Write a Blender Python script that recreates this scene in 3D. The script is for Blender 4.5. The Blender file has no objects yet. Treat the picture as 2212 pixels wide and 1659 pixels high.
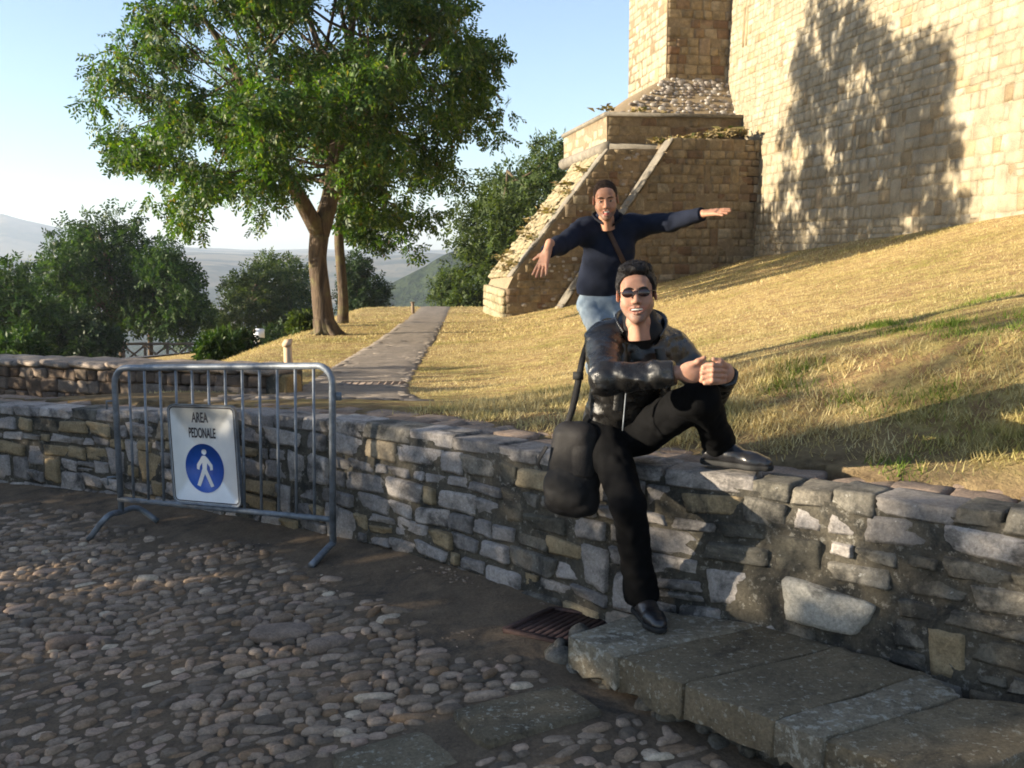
import bpy, math, random
import numpy as np
from mathutils import Matrix, Vector
R = math.radians
scene = bpy.context.scene
COL = scene.collection
rng = np.random.default_rng(7)
random.seed(7)

# ------------------------------------------------------------------ camera
CAM_H, FOC = 1.70, 2300.0
PITCH = math.atan(299.0 / 2300.0)
SP, CP = math.sin(PITCH), math.cos(PITCH)
cam_data = bpy.data.cameras.new("camera")
cam_data.sensor_fit = 'HORIZONTAL'
cam_data.sensor_width = 36.0
cam_data.lens = 36.0 * FOC / 2212.0
cam_data.clip_start = 0.05
cam_data.clip_end = 9000.0
cam = bpy.data.objects.new("camera", cam_data)
cam.location = (0, 0, CAM_H)
cam.rotation_euler = (math.pi / 2 - PITCH, 0, 0)
COL.objects.link(cam)
scene.camera = cam

# ------------------------------------------------------------------ sky and sun
SUN_ELEV = R(11.5)
SUN_H = Vector((-1.0, -0.17, 0)).normalized()          # horizontal direction towards the sun
SUN_VEC = Vector((SUN_H.x * math.cos(SUN_ELEV), SUN_H.y * math.cos(SUN_ELEV), math.sin(SUN_ELEV)))
world = bpy.data.worlds.new("World")
scene.world = world
world.use_nodes = True
wn = world.node_tree
wn.nodes.clear()
sky = wn.nodes.new("ShaderNodeTexSky")
sky.sky_type = 'NISHITA'
sky.sun_disc = False
sky.sun_elevation = SUN_ELEV
sky.sun_rotation = math.atan2(SUN_H.x, SUN_H.y)
sky.altitude = 800
sky.air_density = 1.0
sky.dust_density = 0.9
sky.ozone_density = 3.0
bgn = wn.nodes.new("ShaderNodeBackground")
bgn.inputs["Strength"].default_value = 0.083
won = wn.nodes.new("ShaderNodeOutputWorld")
hsv = wn.nodes.new("ShaderNodeHueSaturation")
hsv.inputs["Saturation"].default_value = 0.80
wn.links.new(sky.outputs[0], hsv.inputs["Color"])
wn.links.new(hsv.outputs[0], bgn.inputs[0])
wn.links.new(bgn.outputs[0], won.inputs[0])
sun_data = bpy.data.lights.new("sun", 'SUN')
sun_data.energy = 5.0
sun_data.angle = R(0.55)
sun_data.color = (1.0, 0.87, 0.67)
sun = bpy.data.objects.new("sun", sun_data)
sun.rotation_euler = SUN_VEC.to_track_quat('Z', 'Y').to_euler()
sun.location = (-30, -5, 20)
COL.objects.link(sun)
scene.view_settings.view_transform = 'Standard'
scene.view_settings.look = 'None'
scene.view_settings.gamma = 1.0
scene.view_settings.use_curve_mapping = False
scene.view_settings.exposure = 1.85
scene.cycles.max_bounces = 6
scene.cycles.transparent_max_bounces = 4
scene.cycles.volume_bounces = 1
scene.cycles.use_denoising = True
scene.cycles.filter_width = 1.8

# ------------------------------------------------------------------ helpers
def P(px, py, Y):
    """world point seen at that place of the survey grid (2212 x 1659), at distance Y ahead"""
    u = (px - 1106.0) / FOC
    v = (829.5 - py) / FOC
    t = Y / (CP + v * SP)
    return Vector((u * t, Y, CAM_H + (-SP + v * CP) * t))

def G(px, py, z):
    u = (px - 1106.0) / FOC
    v = (829.5 - py) / FOC
    t = (z - CAM_H) / (-SP + v * CP)
    return Vector((u * t, (CP + v * SP) * t, z))

WORLD = {}

def par(o, p):
    if p is None:
        return
    o.parent = p
    o.matrix_parent_inverse = WORLD.get(p.name, Matrix.Identity(4)).inverted()

def meta(o, label=None, cat=None, group=None, kind=None):
    if label: o["label"] = label
    if cat: o["category"] = cat
    if group: o["group"] = group
    if kind: o["kind"] = kind
    return o

def thing(name, loc, label, cat, group=None):
    o = bpy.data.objects.new(name, None)
    o.empty_display_size = 0.2
    o.location = loc
    COL.objects.link(o)
    WORLD[o.name] = Matrix.Translation(Vector(loc))
    return meta(o, label, cat, group)

def npmesh(name, V, F, mat=None, smooth=False):
    """V (n,3), F list of (m,k) int arrays"""
    V = np.ascontiguousarray(V, dtype=np.float32)
    if not isinstance(F, list):
        F = [F]
    F = [np.asarray(f, dtype=np.int32) for f in F if len(f)]
    me = bpy.data.meshes.new(name)
    me.vertices.add(len(V))
    me.vertices.foreach_set("co", V.ravel())
    loops = np.concatenate([f.ravel() for f in F])
    tot = np.concatenate([np.full(len(f), f.shape[1], dtype=np.int32) for f in F])
    start = np.concatenate([[0], np.cumsum(tot)[:-1]]).astype(np.int32)
    me.loops.add(len(loops))
    me.loops.foreach_set("vertex_index", loops)
    me.polygons.add(len(tot))
    me.polygons.foreach_set("loop_start", start)
    me.polygons.foreach_set("loop_total", tot)
    if smooth:
        me.polygons.foreach_set("use_smooth", np.ones(len(tot), dtype=bool))
    me.update(calc_edges=True)
    if mat is not None:
        me.materials.append(mat)
    return me

def obj(name, me, parent=None):
    o = bpy.data.objects.new(name, me)
    COL.objects.link(o)
    par(o, parent)
    return o

def mk(name, V, F, mat, parent=None, smooth=False):
    return obj(name, npmesh(name, V, F, mat, smooth), parent)

class MB:
    """collects pieces into one mesh"""
    def __init__(s):
        s.V, s.F, s.n = [], {}, 0
    def add(s, V, F):
        V = np.asarray(V, dtype=float)
        for f in (F if isinstance(F, list) and len(F) and isinstance(F[0], np.ndarray) else [np.asarray(F)]):
            s.F.setdefault(f.shape[1], []).append(f + s.n)
        s.V.append(V)
        s.n += len(V)
        return s
    def build(s, name, mat, parent=None, smooth=False):
        return mk(name, np.concatenate(s.V), [np.concatenate(f) for f in s.F.values()], mat, parent, smooth)

BOXF = np.array([[0, 3, 2, 1], [4, 5, 6, 7], [0, 1, 5, 4], [1, 2, 6, 5], [2, 3, 7, 6], [3, 0, 4, 7]])

def hexa(bottom, top):
    """bottom, top: 4 points counter-clockwise from above"""
    return np.array([list(p) for p in bottom] + [list(p) for p in top]), BOXF

def boxg(c, ax, ay, az):
    c, ax, ay, az = (np.array(v, dtype=float) for v in (c, ax, ay, az))
    b = [c - ax - ay - az, c + ax - ay - az, c + ax + ay - az, c - ax + ay - az]
    return hexa(b, [p + 2 * az for p in b])

def tubeg(pts, rad, n=10, cap=True, squash=None):
    pts = np.array([list(p) for p in pts], dtype=float)
    m = len(pts)
    rad = np.full(m, rad, dtype=float) if np.isscalar(rad) else np.array(rad, dtype=float)
    tan = np.gradient(pts, axis=0)
    tan /= np.linalg.norm(tan, axis=1)[:, None] + 1e-12
    ref = np.array([0, 0, 1.0]) if abs(tan[0][2]) < 0.9 else np.array([1.0, 0, 0])
    a = np.linspace(0, 2 * math.pi, n, endpoint=False)
    V = []
    u = np.cross(ref, tan[0]); u /= np.linalg.norm(u)
    for i in range(m):
        u = u - tan[i] * np.dot(u, tan[i]); u /= np.linalg.norm(u)
        w = np.cross(tan[i], u)
        V.append(pts[i] + rad[i] * (np.cos(a)[:, None] * u + np.sin(a)[:, None] * w))
    V = np.concatenate(V)
    j = np.arange(n); k = (j + 1) % n
    F = np.concatenate([np.stack([i * n + j, i * n + k, (i + 1) * n + k, (i + 1) * n + j], 1) for i in range(m - 1)])
    fl = [F]
    if cap:
        V = np.concatenate([V, pts[:1], pts[-1:]])
        c0, c1 = m * n, m * n + 1
        fl.append(np.concatenate([np.stack([k, j, np.full(n, c0)], 1), np.stack([(m - 1) * n + j, (m - 1) * n + k, np.full(n, c1)], 1)]))
    return V, fl

def smoothline(pts, sub=6):
    """Catmull-Rom through the points"""
    p = np.array([list(q) for q in pts], dtype=float)
    p = np.concatenate([2 * p[:1] - p[1:2], p, 2 * p[-1:] - p[-2:-1]])
    out = []
    for i in range(1, len(p) - 2):
        for t in np.arange(sub) / sub:
            a, b, c, d = p[i - 1], p[i], p[i + 1], p[i + 2]
            out.append(0.5 * (2 * b + (c - a) * t + (2 * a - 5 * b + 4 * c - d) * t * t + (3 * b - a - 3 * c + d) * t ** 3))
    out.append(p[-2])
    return np.array(out)

def vnoise(x, y, seed=0, scale=1.0):
    """smooth value noise in [-1, 1] for arrays"""
    x = np.asarray(x, dtype=float) * scale + seed * 17.3
    y = np.asarray(y, dtype=float) * scale + seed * 9.1
    xi, yi = np.floor(x).astype(np.int64), np.floor(y).astype(np.int64)
    fx, fy = x - xi, y - yi
    fx = fx * fx * (3 - 2 * fx); fy = fy * fy * (3 - 2 * fy)
    def h(a, b):
        n = (a * 374761393 + b * 668265263) & 0x7fffffff
        n = ((n ^ (n >> 13)) * 1274126177) & 0x7fffffff
        return ((n ^ (n >> 16)) & 0xffff) / 32767.5 - 1
    return (h(xi, yi) * (1 - fx) + h(xi + 1, yi) * fx) * (1 - fy) + (h(xi, yi + 1) * (1 - fx) + h(xi + 1, yi + 1) * fx) * fy

def fbm(x, y, seed=0, scale=1.0, oct=4):
    s, a = 0, 1.0
    for i in range(oct):
        s = s + a * vnoise(x, y, seed + i * 3, scale * 2 ** i)
        a *= 0.5
    return s / 1.9

def n3(p, scale, seed=0):
    q = p * scale + seed * 13.7
    i = np.floor(q).astype(np.int64); f = q - i
    f = f * f * (3 - 2 * f)
    def h(a, b, c):
        n = (a * 374761393 + b * 668265263 + c * 2147483647 + seed * 977) & 0x7fffffff
        n = ((n ^ (n >> 13)) * 1274126177) & 0x7fffffff
        return ((n ^ (n >> 16)) & 0xffff) / 32767.5 - 1
    o = 0
    for a in (0, 1):
        for b in (0, 1):
            for c in (0, 1):
                w = (f[:, 0] if a else 1 - f[:, 0]) * (f[:, 1] if b else 1 - f[:, 1]) * (f[:, 2] if c else 1 - f[:, 2])
                o = o + w * h(i[:, 0] + a, i[:, 1] + b, i[:, 2] + c)
    return o

def cube_sphere(n, power, seed, jit=0.10, noise=0.05, rough=0.0):
    """unit stone: an n-per-side cube skin rounded to a super-ellipsoid, skewed and dented"""
    r = np.random.default_rng(seed)
    idx, V, F = {}, [], []
    def vid(i, j, k):
        key = (i, j, k)
        if key not in idx:
            idx[key] = len(V)
            V.append([2 * i / n - 1, 2 * j / n - 1, 2 * k / n - 1])
        return idx[key]
    for a in range(n):
        for b in range(n):
            for q, fl in ((0, 0), (n, 1)):
                for ax in range(3):
                    def at(s, t):
                        c = [0, 0, 0]; c[ax] = q; c[(ax + 1) % 3] = s; c[(ax + 2) % 3] = t
                        return vid(*c)
                    f = [at(a, b), at(a + 1, b), at(a + 1, b + 1), at(a, b + 1)]
                    F.append(f if fl else f[::-1])
    V = np.array(V)
    rr = (np.abs(V) ** power).sum(1) ** (1 / power)
    V = V / rr[:, None]
    cj = r.uniform(-jit, jit, (2, 2, 2, 3))
    w = (V + 1) / 2
    w = np.clip(w, 0, 1)
    for i in (0, 1):
        for j in (0, 1):
            for k in (0, 1):
                ww = (w[:, 0] if i else 1 - w[:, 0]) * (w[:, 1] if j else 1 - w[:, 1]) * (w[:, 2] if k else 1 - w[:, 2])
                V = V + ww[:, None] * cj[i, j, k]
    V = V + r.normal(0, noise, V.shape) * 0.6
    if rough:
        V = V * (1 + rough * (n3(V, 2.2, seed) * .7 + n3(V, 5.0, seed + 1) * .5)[:, None])
    return V * 0.5, np.array(F)

def join_copies(V, F, M):
    """M (m,4,4): copies of V,F joined"""
    Vh = np.concatenate([V, np.ones((len(V), 1))], 1)
    out = np.einsum('mij,nj->mni', M, Vh)[:, :, :3].reshape(-1, 3)
    Fo = (F[None] + (np.arange(len(M)) * len(V))[:, None, None]).reshape(-1, F.shape[1])
    return out, Fo

def trs(loc, rz, scale, tilt=(0, 0)):
    return Matrix.Translation(Vector(loc)) @ Matrix.Rotation(rz, 4, 'Z') @ Matrix.Rotation(tilt[0], 4, 'X') @ Matrix.Rotation(tilt[1], 4, 'Y') @ Matrix.Diagonal((*scale, 1))
# ------------------------------------------------------------------ materials
class NT:
    def __init__(s, name):
        s.m = bpy.data.materials.new(name)
        s.m.use_nodes = True
        s.t = s.m.node_tree
        s.t.nodes.clear()
        s.out = s.t.nodes.new("ShaderNodeOutputMaterial")
    def n(s, kind, **kw):
        nd = s.t.nodes.new(kind)
        for k, v in kw.items():
            if hasattr(nd, k): setattr(nd, k, v)
        return nd
    def l(s, a, b):
        s.t.links.new(a, b)
    def pos(s):
        if not hasattr(s, '_p'):
            s._p = s.n("ShaderNodeNewGeometry")
        return s._p.outputs["Position"]
    def rand(s):
        """one value per stone, whether it is an object of its own or an island of a joined mesh"""
        g = s.n("ShaderNodeNewGeometry"); o = s.n("ShaderNodeObjectInfo")
        a = s.n("ShaderNodeMath", operation='ADD'); s.l(g.outputs["Random Per Island"], a.inputs[0]); s.l(o.outputs["Random"], a.inputs[1])
        f = s.n("ShaderNodeMath", operation='FRACT'); s.l(a.outputs[0], f.inputs[0])
        return f.outputs[0]
    def scramble(s, v, k):
        a = s.n("ShaderNodeMath", operation='MULTIPLY'); s.l(v, a.inputs[0]); a.inputs[1].default_value = k
        f = s.n("ShaderNodeMath", operation='FRACT'); s.l(a.outputs[0], f.inputs[0])
        return f.outputs[0]
    def noise(s, scale, detail=5, rough=0.6, vec=None, stretch=None, dist=0.0):
        nd = s.n("ShaderNodeTexNoise")
        nd.inputs["Scale"].default_value = scale
        nd.inputs["Detail"].default_value = detail
        nd.inputs["Roughness"].default_value = rough
        nd.inputs["Distortion"].default_value = dist
        v = vec if vec is not None else s.pos()
        if stretch:
            mp = s.n("ShaderNodeMapping"); mp.inputs["Scale"].default_value = stretch
            s.l(v, mp.inputs["Vector"]); v = mp.outputs[0]
        s.l(v, nd.inputs["Vector"])
        return nd.outputs["Fac"]
    def ramp(s, fac, stops, interp='LINEAR'):
        nd = s.n("ShaderNodeValToRGB")
        cr = nd.color_ramp
        cr.interpolation = interp
        while len(cr.elements) < len(stops): cr.elements.new(0.5)
        for e, (p, c) in zip(cr.elements, stops):
            e.position = p
            e.color = (c, c, c, 1) if np.isscalar(c) else (*c, 1)
        s.l(fac, nd.inputs[0])
        return nd.outputs[0]
    def mix(s, fac, a, b, mode='MIX'):
        nd = s.n("ShaderNodeMix", data_type='RGBA', blend_type=mode)
        for sock, v in ((nd.inputs[0], fac), (nd.inputs[6], a), (nd.inputs[7], b)):
            if isinstance(v, (int, float)): sock.default_value = v
            elif isinstance(v, tuple): sock.default_value = (*v, 1)
            else: s.l(v, sock)
        return nd.outputs[2]
    def bump(s, h, strength=0.5, dist=0.02):
        nd = s.n("ShaderNodeBump")
        nd.inputs["Strength"].default_value = strength
        nd.inputs["Distance"].default_value = dist
        s.l(h, nd.inputs["Height"])
        return nd.outputs[0]
    def pbr(s, color, rough=0.8, normal=None, metal=0.0, spec=0.3, **kw):
        b = s.n("ShaderNodeBsdfPrincipled")
        if isinstance(color, tuple): b.inputs["Base Color"].default_value = (*color, 1)
        else: s.l(color, b.inputs["Base Color"])
        if isinstance(rough, (int, float)): b.inputs["Roughness"].default_value = rough
        else: s.l(rough, b.inputs["Roughness"])
        b.inputs["Metallic"].default_value = metal
        b.inputs["Specular IOR Level"].default_value = spec
        if normal is not None: s.l(normal, b.inputs["Normal"])
        for k, v in kw.items():
            b.inputs[k].default_value = v
        s.l(b.outputs[0], s.out.inputs[0])
        s.b = b
        return s.m

def stone_mat(name, stops, lichen=(0.03, 0.03, 0.028), lich=(0.55, 0.68), pale=None, nsc=9.0, bump=0.5, rough=0.9, lscale=5.0):
    t = NT(name)
    r = t.rand()
    base = t.ramp(r, stops)
    v = t.noise(nsc, 6, 0.65)
    col = t.mix(1.0, base, t.ramp(v, [(0.25, 0.55), (0.75, 1.25)]), 'MULTIPLY')
    v2 = t.noise(lscale, 7, 0.7, dist=0.6)
    col = t.mix(t.ramp(v2, [(lich[0], 0.0), (lich[1], 0.85)]), col, lichen)
    if pale:
        v3 = t.noise(pale[0], 5, 0.7)
        col = t.mix(t.ramp(v3, [(pale[1], 0.0), (pale[1] + 0.06, 0.8)]), col, pale[2])
    fine = t.noise(70, 6, 0.8)
    col = t.mix(1.0, col, t.ramp(fine, [(0.32, 0.62), (0.68, 1.32)]), 'MULTIPLY')
    h = t.mix(0.5, v, fine)
    return t.pbr(col, rough, t.bump(h, bump, 0.03))

M = {}
M['lime'] = stone_mat("grey_limestone", [(0.0, (0.234, 0.215, 0.200)), (0.35, (0.375, 0.344, 0.322)), (0.7, (0.468, 0.424, 0.386)), (0.86, (0.312, 0.282, 0.257)), (0.95, (0.390, 0.297, 0.172))], lich=(0.50, 0.66), pale=(38, 0.66, (0.5, 0.49, 0.47)), bump=0.8)
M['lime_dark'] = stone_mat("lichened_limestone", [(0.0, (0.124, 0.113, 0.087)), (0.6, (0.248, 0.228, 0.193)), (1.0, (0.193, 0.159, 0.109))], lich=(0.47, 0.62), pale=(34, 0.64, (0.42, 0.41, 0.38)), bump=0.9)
M['white_stone'] = stone_mat("white_limestone", [(0.0, (0.36, 0.345, 0.30)), (1.0, (0.38, 0.36, 0.315))], lich=(0.56, 0.7), bump=0.6)
M['coping'] = stone_mat("brown_coping_stone", [(0.0, (0.240, 0.172, 0.127)), (0.5, (0.324, 0.241, 0.182)), (1.0, (0.276, 0.218, 0.176))], lich=(0.6, 0.75), bump=0.8)
M['mortar'] = stone_mat("dark_weathered_mortar", [(0.0, (0.102, 0.090, 0.069)), (1.0, (0.120, 0.106, 0.079))], lich=(0.5, 0.62), pale=(30, 0.57, (0.26, 0.245, 0.21)), nsc=14, bump=1.0)
M['cobble'] = stone_mat("river_cobble", [(0.0, (0.118, 0.092, 0.068)), (0.2, (0.227, 0.168, 0.118)), (0.45, (0.318, 0.234, 0.165)), (0.65, (0.245, 0.152, 0.083)), (0.8, (0.391, 0.294, 0.211)), (0.93, (0.363, 0.251, 0.183)), (1.0, (0.598, 0.479, 0.343))], lich=(0.68, 0.85), nsc=16, bump=0.35, rough=0.75)
M['earth'] = stone_mat("cobble_bedding", [(0.0, (0.199, 0.143, 0.092)), (1.0, (0.199, 0.143, 0.092))], lich=(0.5, 0.7), pale=(55, 0.62, (0.17, 0.15, 0.125)), nsc=6, bump=1.0, lscale=3.0)
M['slab'] = stone_mat("speckled_sandstone", [(0.0, (0.265, 0.212, 0.135)), (0.5, (0.20, 0.158, 0.100)), (1.0, (0.28, 0.225, 0.145))], lichen=(0.05, 0.045, 0.035), lich=(0.52, 0.72), pale=(34, 0.575, (0.46, 0.43, 0.34)), nsc=4, bump=1.0)
M['slab_pale'] = stone_mat("pale_speckled_stone", [(0.0, (0.30, 0.255, 0.18)), (1.0, (0.33, 0.28, 0.20))], lichen=(0.06, 0.055, 0.045), lich=(0.52, 0.70), pale=(26, 0.53, (0.50, 0.47, 0.39)), nsc=6, bump=1.0)
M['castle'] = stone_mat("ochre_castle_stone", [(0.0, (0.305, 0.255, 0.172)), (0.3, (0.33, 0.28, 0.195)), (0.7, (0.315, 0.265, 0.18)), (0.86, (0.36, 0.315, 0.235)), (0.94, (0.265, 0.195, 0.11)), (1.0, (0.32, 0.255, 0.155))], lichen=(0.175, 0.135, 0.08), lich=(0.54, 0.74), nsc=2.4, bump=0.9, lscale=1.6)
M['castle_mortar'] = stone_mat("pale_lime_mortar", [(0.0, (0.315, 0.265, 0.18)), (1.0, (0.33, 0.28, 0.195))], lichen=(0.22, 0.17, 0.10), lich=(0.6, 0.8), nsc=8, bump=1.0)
M['castle_side'] = stone_mat("brown_castle_stone", [(0.0, (0.22, 0.16, 0.09)), (0.3, (0.32, 0.245, 0.145)), (0.6, (0.27, 0.205, 0.12)), (0.85, (0.18, 0.105, 0.06)), (1.0, (0.36, 0.30, 0.205))], lichen=(0.07, 0.058, 0.036), lich=(0.48, 0.72), nsc=7, bump=0.9, lscale=2.0)  # darker, browner tones for the castle faces towards the camera
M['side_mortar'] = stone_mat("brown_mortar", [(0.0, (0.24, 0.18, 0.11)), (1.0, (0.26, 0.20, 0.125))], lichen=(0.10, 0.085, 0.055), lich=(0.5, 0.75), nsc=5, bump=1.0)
M['rubble'] = stone_mat("pale_rubble_stone", [(0.0, (0.20, 0.16, 0.13)), (0.4, (0.30, 0.26, 0.22)), (1.0, (0.48, 0.44, 0.39))], lich=(0.66, 0.8), nsc=7, bump=0.6)
M['cornice'] = stone_mat("grey_cornice_stone", [(0.0, (0.17, 0.15, 0.12)), (1.0, (0.22, 0.195, 0.155))], lich=(0.55, 0.75), nsc=4, bump=0.6)

def simple(name, color, rough=0.6, metal=0.0, spec=0.4, var=0.25, sc=12, bump=0.2, bsc=80, **kw):
    t = NT(name)
    v = t.noise(sc, 5, 0.6)
    col = t.mix(1.0, color, t.ramp(v, [(0.3, 1 - var), (0.7, 1 + var)]), 'MULTIPLY')
    return t.pbr(col, rough, t.bump(t.noise(bsc, 4, 0.6), bump, 0.004) if bump else None, metal, spec, **kw)

M['metal'] = simple("galvanised_steel", (0.17, 0.19, 0.215), 0.5, 0.35, 0.5, 0.35, 18, 0.15, 120)
M['sign_white'] = simple("sign_white_enamel", (0.70, 0.70, 0.68), 0.35, 0, 0.5, 0.06, 9, 0.0)
M['sign_blue'] = simple("sign_blue_enamel", (0.012, 0.075, 0.36), 0.35, 0, 0.5, 0.12, 30, 0.0)
M['sign_black'] = simple("sign_black_print", (0.025, 0.022, 0.03), 0.5, 0, 0.4, 0.2, 60, 0.0)
M['iron'] = simple("rusty_cast_iron", (0.06, 0.035, 0.03), 0.7, 0.4, 0.4, 0.4, 25, 0.4, 90)
M['wood'] = simple("weathered_wood", (0.16, 0.12, 0.085), 0.85, 0, 0.2, 0.3, 20, 0.5, 60)
M['postwood'] = simple("pale_post_stone", (0.50, 0.36, 0.24), 0.8, 0, 0.2, 0.15, 8, 0.3, 60)
M['board'] = simple("white_board_metal", (0.72, 0.75, 0.80), 0.35, 0.1, 0.5, 0.08, 5, 0.0)
M['asphalt'] = simple("grey_asphalt", (0.075, 0.075, 0.08), 0.9, 0, 0.2, 0.25, 3, 0.4, 50)

def leaf_mat(name, stops, trans=0.35, spec=0.12):
    t = NT(name)
    col = t.ramp(t.rand(), stops)
    v = t.noise(0.9, 3, 0.5)
    col = t.mix(1.0, col, t.ramp(v, [(0.3, 0.75), (0.7, 1.25)]), 'MULTIPLY')
    b = t.n("ShaderNodeBsdfPrincipled")
    t.l(col, b.inputs["Base Color"])
    b.inputs["Roughness"].default_value = 0.5
    b.inputs["Specular IOR Level"].default_value = spec
    tr = t.n("ShaderNodeBsdfTranslucent")
    t.l(t.mix(1.0, col, (1.5, 1.6, 0.5), 'MULTIPLY'), tr.inputs[0])
    mx = t.n("ShaderNodeMixShader"); mx.inputs[0].default_value = trans
    t.l(b.outputs[0], mx.inputs[1]); t.l(tr.outputs[0], mx.inputs[2])
    t.l(mx.outputs[0], t.out.inputs[0])
    return t.m
M['leaf'] = leaf_mat("ash_leaf", [(0.0, (0.016, 0.040, 0.008)), (0.5, (0.032, 0.070, 0.011)), (0.8, (0.060, 0.108, 0.015)), (0.95, (0.11, 0.145, 0.022)), (1.0, (0.10, 0.06, 0.025))], 0.42, 0.3)
M['leaf_far'] = leaf_mat("park_tree_leaf", [(0.0, (0.011, 0.028, 0.007)), (0.6, (0.024, 0.052, 0.012)), (1.0, (0.055, 0.090, 0.022))], 0.3)
M['leaf_dark'] = leaf_mat("dark_evergreen_leaf", [(0.0, (0.010, 0.022, 0.008)), (0.6, (0.018, 0.036, 0.012)), (1.0, (0.034, 0.055, 0.018))], 0.22)
M['leaf_pale'] = leaf_mat("grey_green_leaf", [(0.0, (0.026, 0.044, 0.014)), (0.6, (0.048, 0.072, 0.024)), (1.0, (0.085, 0.11, 0.038))], 0.3)
M['dry'] = leaf_mat("dry_weed", [(0.0, (0.14, 0.10, 0.05)), (0.6, (0.22, 0.165, 0.08)), (0.85, (0.12, 0.105, 0.04)), (1.0, (0.06, 0.075, 0.025))], 0.2)

M['weed'] = leaf_mat("fresh_weed", [(0.0, (0.09, 0.14, 0.025)), (0.6, (0.15, 0.21, 0.04)), (1.0, (0.22, 0.26, 0.06))], 0.35)

def bark():
    t = NT("tree_bark")
    v = t.noise(9, 7, 0.7, stretch=(1, 1, 0.18), dist=0.8)
    col = t.ramp(v, [(0.3, (0.020, 0.014, 0.010)), (0.5, (0.075, 0.053, 0.035)), (0.7, (0.14, 0.10, 0.066))])
    col = t.mix(t.ramp(t.noise(4, 4, 0.6), [(0.52, 0.0), (0.66, 0.6)]), col, (0.13, 0.12, 0.05))
    return t.pbr(col, 0.95, t.bump(v, 1.0, 0.05))
M['bark'] = bark()

def grass_mat(name, blades):
    t = NT(name)
    big = t.noise(0.55, 5, 0.65, stretch=(1.0, 1.0, 0.2))
    mid = t.noise(3.0, 5, 0.7)
    r = t.rand() if blades else mid
    straw = t.ramp(r, [(0.0, (0.30, 0.215, 0.09)), (0.35, (0.50, 0.395, 0.17)), (0.7, (0.64, 0.53, 0.26)), (1.0, (0.74, 0.64, 0.36))])
    green = t.ramp(r, [(0.0, (0.17, 0.19, 0.045)), (0.5, (0.32, 0.31, 0.085)), (1.0, (0.46, 0.40, 0.13))])
    k = t.mix(0.45, big, mid)
    col = t.mix(t.ramp(k, [(0.48, 0.0), (0.60, 0.85)]), straw, green)
    if not blades:
        col = t.mix(t.ramp(t.noise(6.0, 6, 0.75), [(0.42, 0.0), (0.58, 0.95)]), t.mix(1.0, col, (0.85, 0.8, 0.75), 'MULTIPLY'), (0.26, 0.165, 0.085))
        at = t.n("ShaderNodeAttribute"); at.attribute_name = "bare"
        col = t.mix(at.outputs['Fac'], col, t.ramp(t.noise(7, 6, .7), [(.35, (.12, .085, .052)), (.65, (.30, .22, .12))]))
        return t.pbr(col, 1.0, t.bump(t.noise(40, 5, 0.75), 1.0, 0.03), spec=0.05)
    b = t.n("ShaderNodeBsdfPrincipled"); t.l(col, b.inputs["Base Color"]); b.inputs["Roughness"].default_value = 0.7; b.inputs["Specular IOR Level"].default_value = 0.15
    tr = t.n("ShaderNodeBsdfTranslucent"); t.l(col, tr.inputs[0])
    mx = t.n("ShaderNodeMixShader"); mx.inputs[0].default_value = 0.4
    t.l(b.outputs[0], mx.inputs[1]); t.l(tr.outputs[0], mx.inputs[2]); t.l(mx.outputs[0], t.out.inputs[0])
    return t.m
M['turf'] = grass_mat("dry_turf", False)
M['blade'] = grass_mat("dry_grass_blade", True)
M['path'] = stone_mat("worn_path_stone", [(0.0, (0.24, 0.195, 0.155)), (0.5, (0.27, 0.225, 0.18)), (1.0, (0.31, 0.26, 0.21))], lichen=(.13, .10, .07), lich=(0.55, 0.75), nsc=5, bump=1.0)

def hills_mat():
    t = NT("wooded_hills")
    w = t.noise(0.006, 6, 0.65)
    f = t.noise(0.09, 4, 0.7)
    wood = t.ramp(f, [(0.38, (0.008, 0.014, 0.007)), (0.62, (0.030, 0.042, 0.018))])
    field = t.ramp(t.noise(0.004, 4, 0.6), [(0.35, (0.11, 0.09, 0.05)), (0.65, (0.20, 0.155, 0.09))])
    a = t.n("ShaderNodeAttribute"); a.attribute_name = "field"
    m = t.n("ShaderNodeMath", operation='MULTIPLY_ADD'); t.l(w, m.inputs[0]); m.inputs[1].default_value = 1.2; 
    s = t.n("ShaderNodeMath", operation='ADD'); t.l(a.outputs["Fac"], s.inputs[0]); s.inputs[1].default_value = -1.1
    t.l(s.outputs[0], m.inputs[2])
    k = t.n("ShaderNodeMath", operation='MULTIPLY'); t.l(m.outputs[0], k.inputs[0]); k.inputs[1].default_value = 6.0; k.use_clamp = True
    col = t.mix(k.outputs[0], wood, field)
    return t.pbr(col, 1.0, t.bump(f, 1.0, 7.0), spec=0.0)
M['hills'] = hills_mat()

# people
def skin_mat(name, tone, stub):
    t = NT(name)
    a = t.n("ShaderNodeAttribute"); a.attribute_name = "stubble"
    b2 = t.n("ShaderNodeAttribute"); b2.attribute_name = "lip"
    v = t.noise(45, 4, 0.6)
    col = t.mix(1.0, tone, t.ramp(v, [(0.3, 0.88), (0.7, 1.1)]), 'MULTIPLY')
    n2 = t.noise(400, 2, 0.5)
    k = t.n("ShaderNodeMath", operation='MULTIPLY'); t.l(a.outputs["Fac"], k.inputs[0]); t.l(t.ramp(n2, [(0.3, 0.55), (0.6, 0.95)]), k.inputs[1])
    col = t.mix(k.outputs[0], col, stub)
    col = t.mix(b2.outputs["Fac"], col, (0.40, 0.14, 0.11))
    return t.pbr(col, 0.55, t.bump(t.noise(250, 3, 0.6), 0.2, 0.002), spec=0.25, **{"Subsurface Weight": 0.12, "Subsurface Scale": 0.01})
M['skin_a'] = skin_mat("light_skin", (0.36, 0.19, 0.128), (0.10, 0.075, 0.062))
M['skin_b'] = skin_mat("tanned_skin", (0.35, 0.175, 0.108), (0.075, 0.055, 0.045))
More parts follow.
